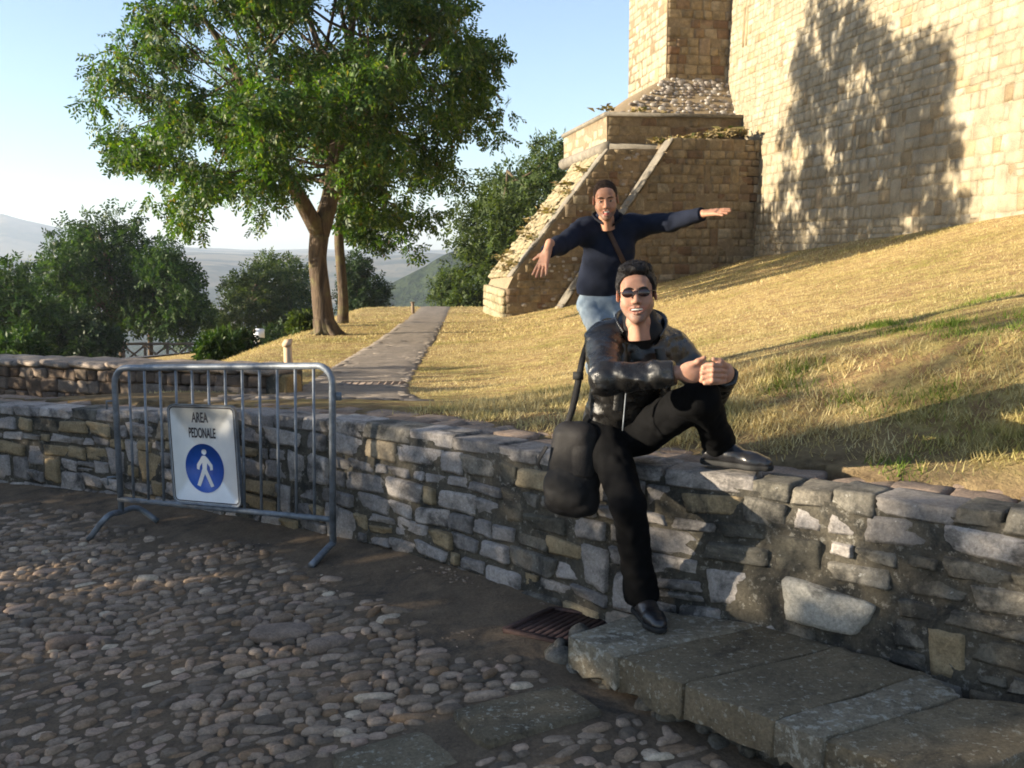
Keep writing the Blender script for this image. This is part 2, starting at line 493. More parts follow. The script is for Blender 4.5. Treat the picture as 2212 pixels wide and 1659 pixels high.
M['hair'] = simple("black_hair", (0.010, 0.008, 0.0075), 0.6, 0, 0.25, 0.4, 60, 0.8, 130)
M['hair_b'] = simple("dark_brown_hair", (0.030, 0.020, 0.015), 0.95, 0, 0.05, 0.4, 60, 0.8, 150)
M['tooth'] = simple("teeth", (0.72, 0.66, 0.56), 0.3, 0, 0.5, 0.05, 10, 0)
M['eye'] = simple("shaded_eye_white", (0.38, 0.32, 0.29), 0.2, 0, 0.5, 0.05, 10, 0)  # whites darkened in colour so the eyes read as shaded slits
M['iris'] = simple("dark_iris", (0.02, 0.012, 0.008), 0.15, 0, 0.5, 0.1, 10, 0)
M['mouth'] = simple("mouth_inside", (0.10, 0.02, 0.018), 0.5, 0, 0.4, 0.1, 10, 0)
M['tongue'] = simple("tongue", (0.42, 0.13, 0.11), 0.35, 0, 0.5, 0.1, 40, 0.2)
M['lens'] = simple("dark_lens", (0.018, 0.006, 0.005), 0.06, 0, 0.7, 0.0, 10, 0)
M['black_frame'] = simple("black_metal_frame", (0.02, 0.018, 0.018), 0.3, 0.6, 0.5, 0.1, 10, 0)
def leather():
    t = NT("black_leather")
    n1 = t.noise(26, 5, 0.6, dist=0.5)
    n2 = t.noise(330, 3, 0.6)
    h = t.mix(0.25, n1, n2)
    return t.pbr(t.ramp(n1, [(0.3, (0.006, 0.0056, 0.0054)), (0.7, (0.012, 0.011, 0.010))]), t.ramp(n1, [(0.3, 0.22), (0.7, 0.38)]), t.bump(h, 0.45, 0.010), spec=0.55)
M['leather'] = leather()
M['shoe'] = simple("black_shoe_leather", (0.012, 0.012, 0.014), 0.28, 0, 0.6, 0.3, 30, 0.2, 90)
M['rubber'] = simple("black_rubber_sole", (0.016, 0.016, 0.016), 0.75, 0, 0.3, 0.2, 30, 0.2, 90)
M['black_cloth'] = simple("black_cotton", (0.0042, 0.0042, 0.0046), 0.9, 0, 0.06, 0.3, 14, 0.4, 160)
M['shirt'] = simple("black_shirt", (0.010, 0.009, 0.009), 0.7, 0, 0.25, 0.3, 14, 0.3, 160)
M['navy'] = simple("navy_knit", (0.010, 0.013, 0.024), 0.95, 0, 0.15, 0.3, 10, 0.6, 210)
M['navy_dark'] = simple("dark_polo_collar", (0.008, 0.008, 0.012), 0.9, 0, 0.2, 0.2, 10, 0.3, 160)
def denim():
    t = NT("washed_blue_denim")
    v = t.noise(7, 5, 0.6)
    col = t.ramp(v, [(0.3, (0.085, 0.12, 0.165)), (0.52, (0.16, 0.20, 0.24)), (0.75, (0.29, 0.325, 0.35))])
    return t.pbr(col, 0.9, t.bump(t.noise(200, 3, 0.6), 0.4, 0.004), spec=0.15)
M['denim'] = denim()
M['nylon'] = simple("black_nylon", (0.008, 0.0075, 0.008), 0.75, 0, 0.3, 0.25, 20, 0.5, 180)
M['nylon_brown'] = simple("charcoal_nylon", (0.011, 0.0095, 0.0095), 0.7, 0, 0.3, 0.25, 20, 0.5, 180)
M['strap'] = simple("brown_strap", (0.060, 0.032, 0.020), 0.7, 0, 0.3, 0.2, 40, 0.4, 200)
# ------------------------------------------------------------------ terrain
def ground_z(x, y):
    x = np.asarray(x, dtype=float); y = np.asarray(y, dtype=float)
    return 0.07 * (y - 5.6) + 0.095 + np.where(x < 0, 0.09 * x, -0.04 * x)

def ground_hit(px, py):
    z = 0.0
    for _ in range(12):
        p = G(px, py, z)
        z = float(ground_z(p.x, p.y))
    return G(px, py, z)

# retaining wall: x, y of the front foot, height of its foot and of its top
WP = smoothline([(-9.5, 10.5, -.5, .36), (-7.5, 9.7, -.4, .42), (-3.82, 7.9, -.15, .52), (-2.75, 7.3, -.1, .565), (-1.78, 6.58, -.05, .67), (-1.0, 5.97, 0, .72),
                 (-.34, 5.38, .03, .745), (.16, 4.86, .05, .75), (.56, 4.50, .08, .775), (1.01, 4.24, .1, .755), (1.37, 3.96, .1, .76), (1.75, 3.64, .1, .78), (2.5, 3.0, .1, .80), (3.6, 2.0, .1, .80)], 8)
_seg = np.linalg.norm(np.diff(WP[:, :2], axis=0), axis=1)
WS = np.concatenate([[0], np.cumsum(_seg)])

def wall_at(s):
    x, y, zb, zt = (np.interp(s, WS, WP[:, i]) for i in range(4))
    x2, y2 = np.interp(s + 0.05, WS, WP[:, 0]), np.interp(s + 0.05, WS, WP[:, 1])
    x1, y1 = np.interp(s - 0.05, WS, WP[:, 0]), np.interp(s - 0.05, WS, WP[:, 1])
    ang = math.atan2(y2 - y1, x2 - x1)
    return x, y, zb, zt, ang

def wall_sd(x, y):
    """signed distance to the wall's front face, positive behind it"""
    x = np.asarray(x, dtype=float); y = np.asarray(y, dtype=float)
    best = np.full(x.shape, 1e9); sg = np.zeros(x.shape)
    P2 = WP[::2, :2]
    for a, b in zip(P2[:-1], P2[1:]):
        d = b - a
        L = np.dot(d, d)
        t = np.clip(((x - a[0]) * d[0] + (y - a[1]) * d[1]) / L, 0, 1)
        ex, ey = x - a[0] - t * d[0], y - a[1] - t * d[1]
        dd = np.hypot(ex, ey)
        cr = d[0] * (y - a[1]) - d[1] * (x - a[0])
        m = dd < best
        best = np.where(m, dd, best); sg = np.where(m, np.sign(cr), sg)
    return best * sg

def path_x(y):
    return np.interp(y, [6, 9.5, 12, 16, 24, 33.6, 36], [-1.25, -1.52, -1.61, -1.71, -2.05, -2.43, -2.6])

BASE_Y = [3, 5, 6, 7, 8, 10, 14, 20, 25, 30, 34, 37, 45, 60, 90, 140, 240, 400]
BASE_Z = [.74, .72, .70, .62, .48, .32, .22, .04, -.10, -.20, -.26, -.45, -1.6, -3.6, -9, -19, -40, -62]

def hill_z(x, y):
    x = np.asarray(x, dtype=float); y = np.asarray(y, dtype=float)
    b = np.interp(y, BASE_Y, BASE_Z)
    rise = 0.205 * (np.sqrt((x + 0.25) ** 2 + 0.25) + (x + 0.25)) / 2 * np.clip(1 - (y - 34) / 40, 0, 1)
    rise = np.minimum(rise + 0.0065 * np.clip(x, 0, 14) ** 2 * np.clip((y - 6) / 6, 0, 1), 6)
    xc = -3.12 - 0.06 * (y - 10)
    d = np.sqrt(np.maximum(xc - x, 0) ** 2 + 0.25) - 0.5
    drop = 0.42 * np.minimum(d, 3) + 0.10 * np.clip(d - 3, 0, 30)
    drop = drop * np.clip((y - 7.5) / 3, 0, 1)
    return b + rise - np.where(x < xc, drop, 0) + 0.035 * fbm(x, y, 3, 0.6) * np.clip((y - 5) / 4, 0.2, 1)

def top_terrain(x, y):
    """the hill behind the wall, flattened to the wall head and cut off in front of it"""
    sd = wall_sd(x, y)
    z = hill_z(x, y)
    s = np.interp(x, [-9, -3.8, -1, 1, 4], [.40, .50, .69, .75, .78])
    k = np.clip((sd - 0.35) / 1.3, 0, 1)
    z = s * (1 - k) + z * k
    z = np.where(sd < 0.3, np.maximum(z - (0.3 - sd) * 8, -1.4), z)
    return z, sd

def grid_mesh(xs, ys, zf):
    X, Y = np.meshgrid(xs, ys, indexing='ij')
    Z = zf(X, Y)
    V = np.stack([X, Y, Z], -1).reshape(-1, 3)
    i, j = np.meshgrid(np.arange(len(xs) - 1), np.arange(len(ys) - 1), indexing='ij')
    a = (i * len(ys) + j).ravel()
    F = np.stack([a, a + len(ys), a + len(ys) + 1, a + 1], 1)
    return V, F

# grassy hill: fine near, coarse far
xs = np.concatenate([np.linspace(-60, -14, 36), np.linspace(-13.2, -6, 26), np.arange(-5.8, 6, 0.11), np.linspace(6.1, 14, 50), np.linspace(15, 60, 24)])
ys = np.concatenate([np.arange(1.2, 11, 0.11), np.linspace(11.1, 40, 150), np.linspace(41, 110, 40)])
V, F = grid_mesh(xs, ys, lambda x, y: top_terrain(x, y)[0])
keep = (wall_sd(V[:, 0], V[:, 1]) > 0.0)
Fk = F[keep[F].all(1)]
hill = mk("grassy_hill", V, Fk, M['turf'], smooth=True)
sdv = wall_sd(V[:, 0], V[:, 1])
bare_v = np.clip(1 - (sdv - .45 - .35 * fbm(V[:, 0], V[:, 1], 77, 1.1)) / .4, 0, 1) * np.clip((V[:, 0] + 3) / 2, 0, 1)
bare_v = np.maximum(bare_v, np.clip((-1.7 - V[:, 0]) / .3, 0, 1) * np.clip((9.9 - V[:, 1]) / .4, 0, 1))
att = hill.data.attributes.new("bare", 'FLOAT', 'POINT'); att.data.foreach_set("value", bare_v.astype(np.float32))
meta(hill, "sunlit slope of dry yellow grass rising to the castle wall", None, None, "structure")

# far country: a polar sheet out to the horizon
def ridge(a, c, w):
    return np.exp(-((a - c) / w) ** 2)
def far_z(r, a):
    """a = tan of the bearing, r = distance"""
    x = a * r
    z = np.interp(r, [60, 110, 200, 350, 600, 1000, 1600, 2300, 3000, 3600], [-9, -24, -50, -78, -85, -80, -60, -35, -22, -16])
    z = z + fbm(x / 300, r / 300, 11, 1.0, 4) * np.interp(r, [100, 500, 3000], [3, 12, 14])
    z = z + np.interp(r, [380, 560, 700, 950], [0, 1, 1, 0]) * 88 * ridge(a, 0.05, 0.26) * (1 + 0.10 * fbm(x / 60, r / 60, 5, 1.0, 3))
    z = z + np.interp(r, [1200, 1700, 1900, 2400], [0, 1, 1, 0]) * (34 + 8 * fbm(a * 14, r / 900, 21, 1.0, 3))
    z = z + np.interp(r, [2300, 2800, 3050, 3400], [0, 1, 1, 0.3]) * (3 + 7 * fbm(a * 11, r / 900, 31, 1.0, 3) + 20 * ridge(a, -0.36, 0.12) + 96 * np.maximum(0, 1 - np.abs(a + 0.475) / 0.115) ** 1.15)
    return z
rr = np.concatenate([np.geomspace(60, 500, 60), np.geomspace(510, 3600, 150)])
aa = np.tan(np.linspace(R(-58), R(58), 420))
RR, AA = np.meshgrid(rr, aa, indexing='ij')
Zf = far_z(RR, AA)
k = np.clip((RR - 60) / 50, 0, 1)
hz = hill_z(AA * RR, RR)
Zf = np.where(RR < 110, np.minimum(hz - 0.6, hz * (1 - k) + Zf * k), Zf)
V = np.stack([AA * RR, RR, Zf], -1).reshape(-1, 3)
i, j = np.meshgrid(np.arange(len(rr) - 1), np.arange(len(aa) - 1), indexing='ij')
a0 = (i * len(aa) + j).ravel()
far = mk("far_hills", V, np.stack([a0, a0 + 1, a0 + len(aa) + 1, a0 + len(aa)], 1), M['hills'], smooth=True)
att = far.data.attributes.new("field", 'FLOAT', 'POINT')
fieldv = np.interp(RR, [300, 480, 800, 1100, 3600], [0.35, 0.0, 0.0, 0.55, 0.62]).ravel()
att.data.foreach_set("value", fieldv.astype(np.float32))
meta(far, "hazy wooded hills, dry fields and one blue mountain on the horizon", None, None, "structure")

# stone footpath laid into the grass
ys = np.concatenate([np.arange(7.3, 14, 0.12), np.linspace(14.1, 35.5, 110)])
w0 = np.linspace(-1.1, 1, 12)
hw = np.interp(ys, [6.6, 7.6, 9.0, 10.5, 16, 34], [0.80, 0.78, 0.66, 0.56, 0.53, 0.55])
X = path_x(ys)[:, None] + w0[None] * (hw * (1 + 0.05 * fbm(ys, ys * 0, 8, 1.4)))[:, None]
Y = np.repeat(ys[:, None], len(w0), 1)
Z = top_terrain(X, Y)[0] + np.interp(Y, [7.3, 8.3], [-.03, .014]) - 0.03 * np.abs(w0)[None] ** 6
Z = Z + 0.012 * fbm(X, Y, 14, 5.0)
V = np.stack([X, Y, Z], -1).reshape(-1, 3)
i, j = np.meshgrid(np.arange(len(ys) - 1), np.arange(len(w0) - 1), indexing='ij')
a0 = (i * len(w0) + j).ravel()
footpath = mk("footpath", V, np.stack([a0, a0 + 1, a0 + len(w0) + 1, a0 + len(w0)], 1), M['path'], smooth=True)
meta(footpath, "grey brown stone footpath leading past the tree to the crest", None, None, "structure")

STONE12 = [cube_sphere(3, 30, 100 + i, 0.12, 0.018) for i in range(14)]       # dressed blocks
ROUGH12 = [cube_sphere(7, 26, 200 + i, 0.24, 0.010, 0.06) for i in range(16)]      # wall rubble
COBB = [cube_sphere(3, 3.2, 300 + i, 0.22, 0.05) for i in range(12)]
FLAT = [cube_sphere(2, 6, 400 + i, 0.16, 0.04) for i in range(8)]

def mesh_set(lib, name, mat, smooth=True):
    return [npmesh(name, v, f, mat, smooth) for v, f in lib]

# paving stones of the path: many flat pieces
r = np.random.default_rng(5)
Ms = [[] for _ in FLAT]
y = 7.4
while y < 24:
    dy = r.uniform(0.07, 0.13) * (1 if y < 14 else 1.5)
    h = float(np.interp(y, [6.6, 7.6, 9.0, 10.5, 16, 34], [0.95, 0.85, 0.66, 0.56, 0.53, 0.55])) - 0.03
    x = -h
    while x < h - 0.05:
        w = min(r.uniform(0.10, 0.26) * (1 if y < 14 else 1.4), h - x)
        if w > 0.06:
            px_, py_ = float(path_x(y)) + x + w / 2, y + dy / 2 + r.normal(0, 0.012)
            z = float(top_terrain(np.array([px_]), np.array([py_]))[0][0])
            Ms[r.integers(len(FLAT))].append(np.array(trs((px_, py_, z - 0.018 + r.uniform(-.004, .002)), r.normal(0, .05), (w * .95, dy * .92, .06), (r.normal(0, .012), r.normal(0, .012)))))
        x += w
    y += dy
mb = MB()
for (v, f), ms in zip(FLAT, Ms):
    if ms: mb.add(*join_copies(v, f, np.array(ms)))
po = mb.build("path_paving", M['path'], footpath)
po["kind"] = "stuff"
# drain slab set across the path
p = P(815, 838, 10.6)
gz = float(top_terrain(np.array([p.x]), np.array([10.6]))[0][0])
mb = MB().add(*boxg((float(path_x(11.3)) + .18, 10.6, gz + .012), (.32, 0, 0), (0, .15, 0), (0, 0, .012)))
for q in range(9):
    mb.add(*boxg((float(path_x(11.3)) - .10 + q * .07, 10.6, gz + .022), (.010, 0, 0), (0, .13, 0), (0, 0, .004)))
mb.build("drain_cover", M['coping'], footpath)

# lower road seen past the fence
ys = np.linspace(34, 48, 20); t = np.linspace(0, 1, 14)
X = np.interp(ys, [34, 48], [-12.0, -18.5])[:, None] + (t[None] - .5) * 6.0
Y = ys[:, None] + t[None] * 0
V = np.stack([X, Y, hill_z(X, Y) + 0.05], -1).reshape(-1, 3)
i, j = np.meshgrid(np.arange(19), np.arange(13), indexing='ij'); a0 = (i * 14 + j).ravel()
o = mk("road", V, np.stack([a0, a0 + 1, a0 + 15, a0 + 14], 1), M['asphalt'], smooth=True)
meta(o, "grey asphalt road below the hill behind the far low wall", None, None, "structure")

# ------------------------------------------------------------------ cobbled ground
xs = np.arange(-7.5, 3.2, 0.10); ys = np.arange(0.2, 10.6, 0.10)
def gz_bumpy(x, y):
    return ground_z(x, y) + 0.012 * fbm(x, y, 41, 2.2) + 0.005
V, F = grid_mesh(xs, ys, gz_bumpy)
keep = wall_sd(V[:, 0], V[:, 1]) < 0.35
cobbled = mk("cobbled_ground", V, F[keep[F].all(1)], M['earth'], smooth=True)
meta(cobbled, "old cobbled yard of river stones in front of the low wall", None, None, "structure")

LED_A, LED_B = np.array([0.222, 4.22]), np.array([0.975, 3.36])      # front edge of the ledge
def in_ledge(x, y, pad=0.0):
    d = LED_B - LED_A; L = np.linalg.norm(d); u = d / L
    n = np.array([u[1], -u[0]])            # towards the yard
    s = (x - LED_A[0]) * u[0] + (y - LED_A[1]) * u[1]
    q = (x - LED_A[0]) * n[0] + (y - LED_A[1]) * n[1]
    return (s > -0.02 - pad) & (q < pad)

# row of grey flags that crosses the yard, from the ledge corner to the lower left
SA, SB = np.array(G(1225, 1462, 0.0))[:2], np.array(G(600, 1650, -0.06))[:2]
su = (SB - SA) / np.linalg.norm(SB - SA); sn = np.array([-su[1], su[0]])
if sn[1] > 0: sn = -sn
def strip_sq(x, y):
    return (x - SA[0]) * su[0] + (y - SA[1]) * su[1], (x - SA[0]) * sn[0] + (y - SA[1]) * sn[1]
STRIP_W = 0.30
r = np.random.default_rng(15)
flag_meshes = mesh_set([cube_sphere(4, 14, 500 + i, 0.06, 0.012) for i in range(4)], "flagstone", M['slab'])
s = 0.02
while s < 2.3:
    L = r.uniform(0.32, 0.6)
    c = SA + su * (s + L / 2) + sn * (STRIP_W / 2)
    o = obj("flagstone", flag_meshes[r.integers(4)], cobbled)
    o.matrix_basis = trs((c[0], c[1], float(ground_z(c[0], c[1])) - 0.026 + r.uniform(-.006, .006)), math.atan2(-su[1], -su[0]) + r.normal(0, .02), (L - .012, STRIP_W, 0.10), (-.07 * 0, 0))
    s += L

r = np.random.default_rng(23)
ca, sa = math.cos(0.42), math.sin(0.42)
cand = []
v = -2.5
while v < 9:
    hv = r.uniform(0.038, 0.066)
    u = -8.5 + r.uniform(0, .1)
    while u < 5.5:
        big = r.random()
        L = r.uniform(0.045, 0.10) if big < .82 else r.uniform(0.10, 0.17)
        uu = u + L / 2
        vv = v + 0.05 * math.sin(uu * 2.1) + 0.03 * math.sin(uu * 5.3 + 1) + r.normal(0, .007)
        x, y = uu * ca - vv * sa, uu * sa + vv * ca
        cand.append((x, y, L, hv * r.uniform(.8, 1.12)))
        u += L * r.uniform(0.93, 1.08)
    v += hv * 0.94
C = np.array(cand)
x, y = C[:, 0], C[:, 1]
sd = wall_sd(x, y)
ss, qq = strip_sq(x, y)
# bare earth and cement along the foot of the wall
bare = np.interp(x, [-9, -4, -2.6, -1.2, -.4, .25, .6], [.3, .32, .38, .34, .5, .55, .15]) + 0.12 * fbm(x, y, 51, 1.7)
ok = (sd < -bare) & ~in_ledge(x, y, 0.10) & ~((ss > -0.1) & (qq > -0.04) & (qq < STRIP_W + .04)) & (y > 2.6) & (x > -6.6) & (y < 9)
ok &= (np.abs(x) < 0.52 * y + .35)
ok &= ~((np.hypot((x + .02) / .34, (y - 4.53) / .2) < 1.0))           # the iron grate
ok &= (r.random(len(C)) > np.clip(0.6 - (-sd - bare) / 0.5, 0.0, 0.6))
C = C[ok]
dist = np.hypot(C[:, 0], C[:, 1])
inview = (np.abs(C[:, 0]) < 0.475 * C[:, 1]) & (C[:, 1] > 3.25) & (C[:, 1] < 7.5)
size = np.where(inview, C[:, 2] * C[:, 3] / dist ** 3, 0)
order = np.argsort(-size)
cob_meshes = mesh_set(COBB, "cobblestone", M['cobble'])
Mj = [[] for _ in COBB]
for n_, q in enumerate(order):
    x, y, L, W = C[q]
    right = (strip_sq(x, y)[1] > STRIP_W)
    hh = r.uniform(0.030, 0.052) * (1.15 if right else 1)
    ang = 0.42 + r.normal(0, .22) + .12 * math.sin(x * 3)
    if r.random() < .08: ang += 1.3
    m = trs((x, y, float(ground_z(x, y)) + r.uniform(-.013, .0)), ang, (L * 1.0, W * 1.0, hh), (r.normal(0, .07), r.normal(0, .06)))
    b = r.integers(len(COBB))
    if n_ < 300:
        o = obj("cobblestone", cob_meshes[b], cobbled); o.matrix_basis = m
    else:
        Mj[b].append(np.array(m))
# four big flat stones among the cobbles
for (px, py, L, W, a) in ((545, 1352, .10, .06, .1), (610, 1372, .27, .17, .25), (708, 1400, .19, .09, .5), (150, 1395, .2, .09, .5)):
    p = ground_hit(px, py)
    o = obj("cobblestone", npmesh("cobblestone", *cube_sphere(4, 3, int(px), .12, .03), M['coping'], True), cobbled)
    o.matrix_basis = trs((p.x, p.y, p.z + .012), a, (L, W, .07))
mb = MB()
for (v, f), ms in zip(COBB, Mj):
    if ms: mb.add(*join_copies(v, f, np.array(ms)))
co = mb.build("small_cobbles", M['cobble'], cobbled, True)
co["kind"] = "stuff"

# grit and pebbles on the bare ground along the wall
ng = 34000
gy = r.uniform(3.2, 8.6, ng); gx = r.uniform(-.52, .3, ng) * gy
sdg = wall_sd(gx, gy)
okg = (sdg < .05) & (sdg > -1.3) & ~in_ledge(gx, gy, .05) & (fbm(gx, gy, 57, 2.0) + r.normal(0, .5, ng) > -.2)
mb = MB()
for b in range(4):
    sel = np.nonzero(okg)[0][b::4]
    ms = [np.array(trs((gx[q], gy[q], float(ground_z(gx[q], gy[q])) - .001), r.uniform(0, 6.3), tuple(r.uniform(.005, .019) * np.array([1.5, 1, .42])))) for q in sel]
    if ms: mb.add(*join_copies(*FLAT[b], np.array(ms)))
grit = mb.build("grit", M['cobble'], cobbled, True); grit["kind"] = "stuff"

# iron drain grate by the ledge
gp = [ground_hit(*q) for q in ((1090, 1368), (1255, 1405), (1345, 1345), (1195, 1322))]
gl = thing("drain_grate", gp[0], "rusty dark iron drain grate set in the cobbles beside the stone ledge", "grate")
A_, B_, C_, D_ = (np.array(q) + np.array([0, 0, .012]) for q in gp)
mb = MB(); up = np.array([0, 0, .012])
for a, b in ((A_, B_), (B_, C_), (C_, D_), (D_, A_)):
    d = (b - a) / np.linalg.norm(b - a); n_ = np.cross([0, 0, 1], d)
    mb.add(*boxg((a + b) / 2, d * np.linalg.norm(b - a) / 2, n_ * .014, up))
mb.build("grate_frame", M['iron'], gl)
for k in range(1, 11):
    a = A_ + (B_ - A_) * k / 11; b = D_ + (C_ - D_) * k / 11
    d = b - a; L = np.linalg.norm(d); d /= L; n_ = np.cross([0, 0, 1], d)
    vv, ff = boxg((a + b) / 2 - up * .3, d * L / 2, n_ * .013, up * .7)
    mk("grate_bar", vv, ff, M['iron'], gl)
mb = MB()
for k in range(1, 8):
    a = A_ + (D_ - A_) * k / 8; b = B_ + (C_ - B_) * k / 8
    d = b - a; L = np.linalg.norm(d); d /= L; n_ = np.cross([0, 0, 1], d)
    mb.add(*boxg((a + b) / 2 - up * .5, d * L / 2, n_ * .006, up * .5))
mb.build("grate_crossbar", M['iron'], gl)
# ------------------------------------------------------------------ the low retaining wall
def pack(s0, s1, h, r, lo=.12, hi=.42, rows=(.09, .19), tall=0.12):
    """coursed rubble: list of (s, t, length, height) with t from 0 to h"""
    out, t = [], 0.0
    hs = []
    while t < h - 0.05:
        q = min(r.uniform(*rows), h - t)
        if h - t - q < rows[0] * .7: q = h - t
        hs.append(q); t += q
    t = 0
    block = []                                        # (s_from, s_to) already taken in the next course
    for n_, q in enumerate(hs):
        s, nxt = s0, []
        while s < s1 - 0.03:
            hit = [b for b in block if b[0] <= s + 1e-6 < b[1]]
            if hit:
                s = hit[0][1]; continue
            lim = min([b[0] for b in block if b[0] > s] + [s1])
            L = r.uniform(lo, hi) * (0.7 if q < .12 else 1)
            if lim - s - L < lo * .8: L = lim - s if lim - s < hi * 1.5 else (lim - s) / 2
            H = q
            if n_ + 1 < len(hs) - 1 and r.random() < tall and L < hi * .8:
                H = q + hs[n_ + 1]; nxt.append((s, s + L))
            if H > .13 and L < .26 and r.random() < .09 and H == q:
                a = r.uniform(.4, .6)
                out.append((s, t, L, H * a)); out.append((s, t + H * a, L, H * (1 - a)))
            else:
                out.append((s, t, L, H))
            s += L
        block = nxt
        t += q
    return out

r = np.random.default_rng(31)
S_A, S_B = 3.0, float(WS[-1]) - 0.8
w0 = wall_at(8.0)
rw = thing("retaining_wall", (w0[0], w0[1], w0[2]), "low grey rubble stone retaining wall holding up the grassy bank", "wall")
# core of mortar, its face a little behind the stones
n_ = 160
svals = np.linspace(0.2, WS[-1] - .05, n_)
rowsV = []
for s in svals:
    x, y, zb, zt, a = wall_at(s)
    nx, ny = -math.sin(a), math.cos(a)               # backwards
    ring = []
    for (off, z) in [(-.004, zb - .25)] + [(0.000 + .010 * float(fbm(s, q * .2, 61, 9.0)), zb - .25 + (zt - .05 - zb + .25) * q / 8) for q in range(1, 9)] + [(0.50, zt - .05), (0.52, zb - .25)]:
        ring.append((x + nx * off, y + ny * off, z))
    rowsV.append(ring)
rowsV = np.array(rowsV); k = rowsV.shape[1]
i, j = np.meshgrid(np.arange(n_ - 1), np.arange(k - 1), indexing='ij'); a0 = (i * k + j).ravel()
mk("mortar_core", rowsV.reshape(-1, 3), np.stack([a0, a0 + k, a0 + k + 1, a0 + 1], 1), M['mortar'], rw)

st_l = mesh_set(ROUGH12, "stone", M['lime'])
st_d = mesh_set(ROUGH12, "stone", M['lime_dark'])
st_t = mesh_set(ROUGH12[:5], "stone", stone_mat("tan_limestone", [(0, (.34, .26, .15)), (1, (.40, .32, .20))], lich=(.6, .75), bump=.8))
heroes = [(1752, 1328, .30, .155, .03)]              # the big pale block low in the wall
hs_ = [P(px, py, 3.98) for px, py, *_ in heroes]
def s_of(p):
    return float(WS[np.argmin(np.hypot(WP[:, 0] - p[0], WP[:, 1] - p[1]))])
hero_s = [(s_of(p), p.z) for p in hs_]
outer = [[] for _ in ROUGH12]
for (s, t, L, H) in pack(S_A, S_B, 1.0, r, .13, .36, (.105, .175), .22):
    sc = s + L / 2
    x, y, zb, zt, a = wall_at(sc)
    top, bot = zt - 0.076, zb - 0.10
    z0, z1 = bot + t * (top - bot), bot + (t + H) * (top - bot)
    zc, hh = (z0 + z1) / 2, (z1 - z0)
    if any(abs(sc - q[0]) < .2 and abs(zc - q[1]) < .13 for q in hero_s): continue
    gap = r.uniform(.014, .034)
    nx, ny = -math.sin(a), math.cos(a)
    off = 0.097 - r.uniform(0.0, 0.014)
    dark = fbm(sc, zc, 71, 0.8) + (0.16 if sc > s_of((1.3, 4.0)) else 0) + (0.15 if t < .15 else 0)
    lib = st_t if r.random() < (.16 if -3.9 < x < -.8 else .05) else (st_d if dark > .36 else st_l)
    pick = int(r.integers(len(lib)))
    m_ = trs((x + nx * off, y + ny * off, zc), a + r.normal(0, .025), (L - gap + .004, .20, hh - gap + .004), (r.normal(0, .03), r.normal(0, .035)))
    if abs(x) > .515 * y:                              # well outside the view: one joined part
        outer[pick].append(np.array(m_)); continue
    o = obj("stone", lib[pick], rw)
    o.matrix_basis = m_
mb = MB()
for (v, f), ms in zip(ROUGH12, outer):
    if ms: mb.add(*join_copies(v, f, np.array(ms)))
o = mb.build("outer_stones", M['lime'], rw, True); o["kind"] = "stuff"
for (px, py, L, H, t), p, (s, z) in zip(heroes, hs_, hero_s):
    x, y, zb, zt, a = wall_at(s)
    nx, ny = -math.sin(a), math.cos(a)
    o = obj("stone", npmesh("stone", *cube_sphere(7, 12, 77, .24, .012, .06), M['white_stone'], True), rw)
    o["label"] = "big pale whitish block low in the wall"
    o.matrix_basis = trs((x + nx * .065, y + ny * .065, z), a, (L + .05, .2, H + .02), (0, .09))
# coping course along the head of the wall
cop_f = mesh_set([cube_sphere(7, 30, 600 + i, .10, .008, .035) for i in range(8)], "coping_stone", M['lime'])
cop_g = mesh_set([cube_sphere(7, 30, 620 + i, .10, .008, .035) for i in range(5)], "coping_stone", M['lime_dark'])
s = S_A
while s < S_B:
    L = r.uniform(.16, .40)
    x, y, zb, zt, a = wall_at(s + L / 2)
    nx, ny = -math.sin(a), math.cos(a)
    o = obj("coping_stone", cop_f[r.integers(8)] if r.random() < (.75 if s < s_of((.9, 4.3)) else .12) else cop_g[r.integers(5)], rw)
    o.matrix_basis = trs((x + nx * .100, y + ny * .100, zt - .042), a + r.normal(0, .03), (L - .003, .21, .076 + r.uniform(-.014, .010)), (r.normal(0, .01), r.normal(0, .01)))
    s += L
cop_b = mesh_set([cube_sphere(4, 12, 650 + i, .14, .02, .05) for i in range(8)], "top_stone", M['coping'])
for row, (o0, dp) in enumerate(((.30, .17), (.46, .16))):
    s = S_A + row * .13
    while s < S_B:
        L = r.uniform(.14, .36)
        x, y, zb, zt, a = wall_at(s + L / 2)
        nx, ny = -math.sin(a), math.cos(a)
        o = obj("top_stone", cop_b[r.integers(8)], rw)
        o.matrix_basis = trs((x + nx * o0, y + ny * o0, zt - .052 + r.uniform(-.012, .004)), a + r.normal(0, .05), (L - .01, dp, .08), (r.normal(0, .03), r.normal(0, .03)))
        s += L

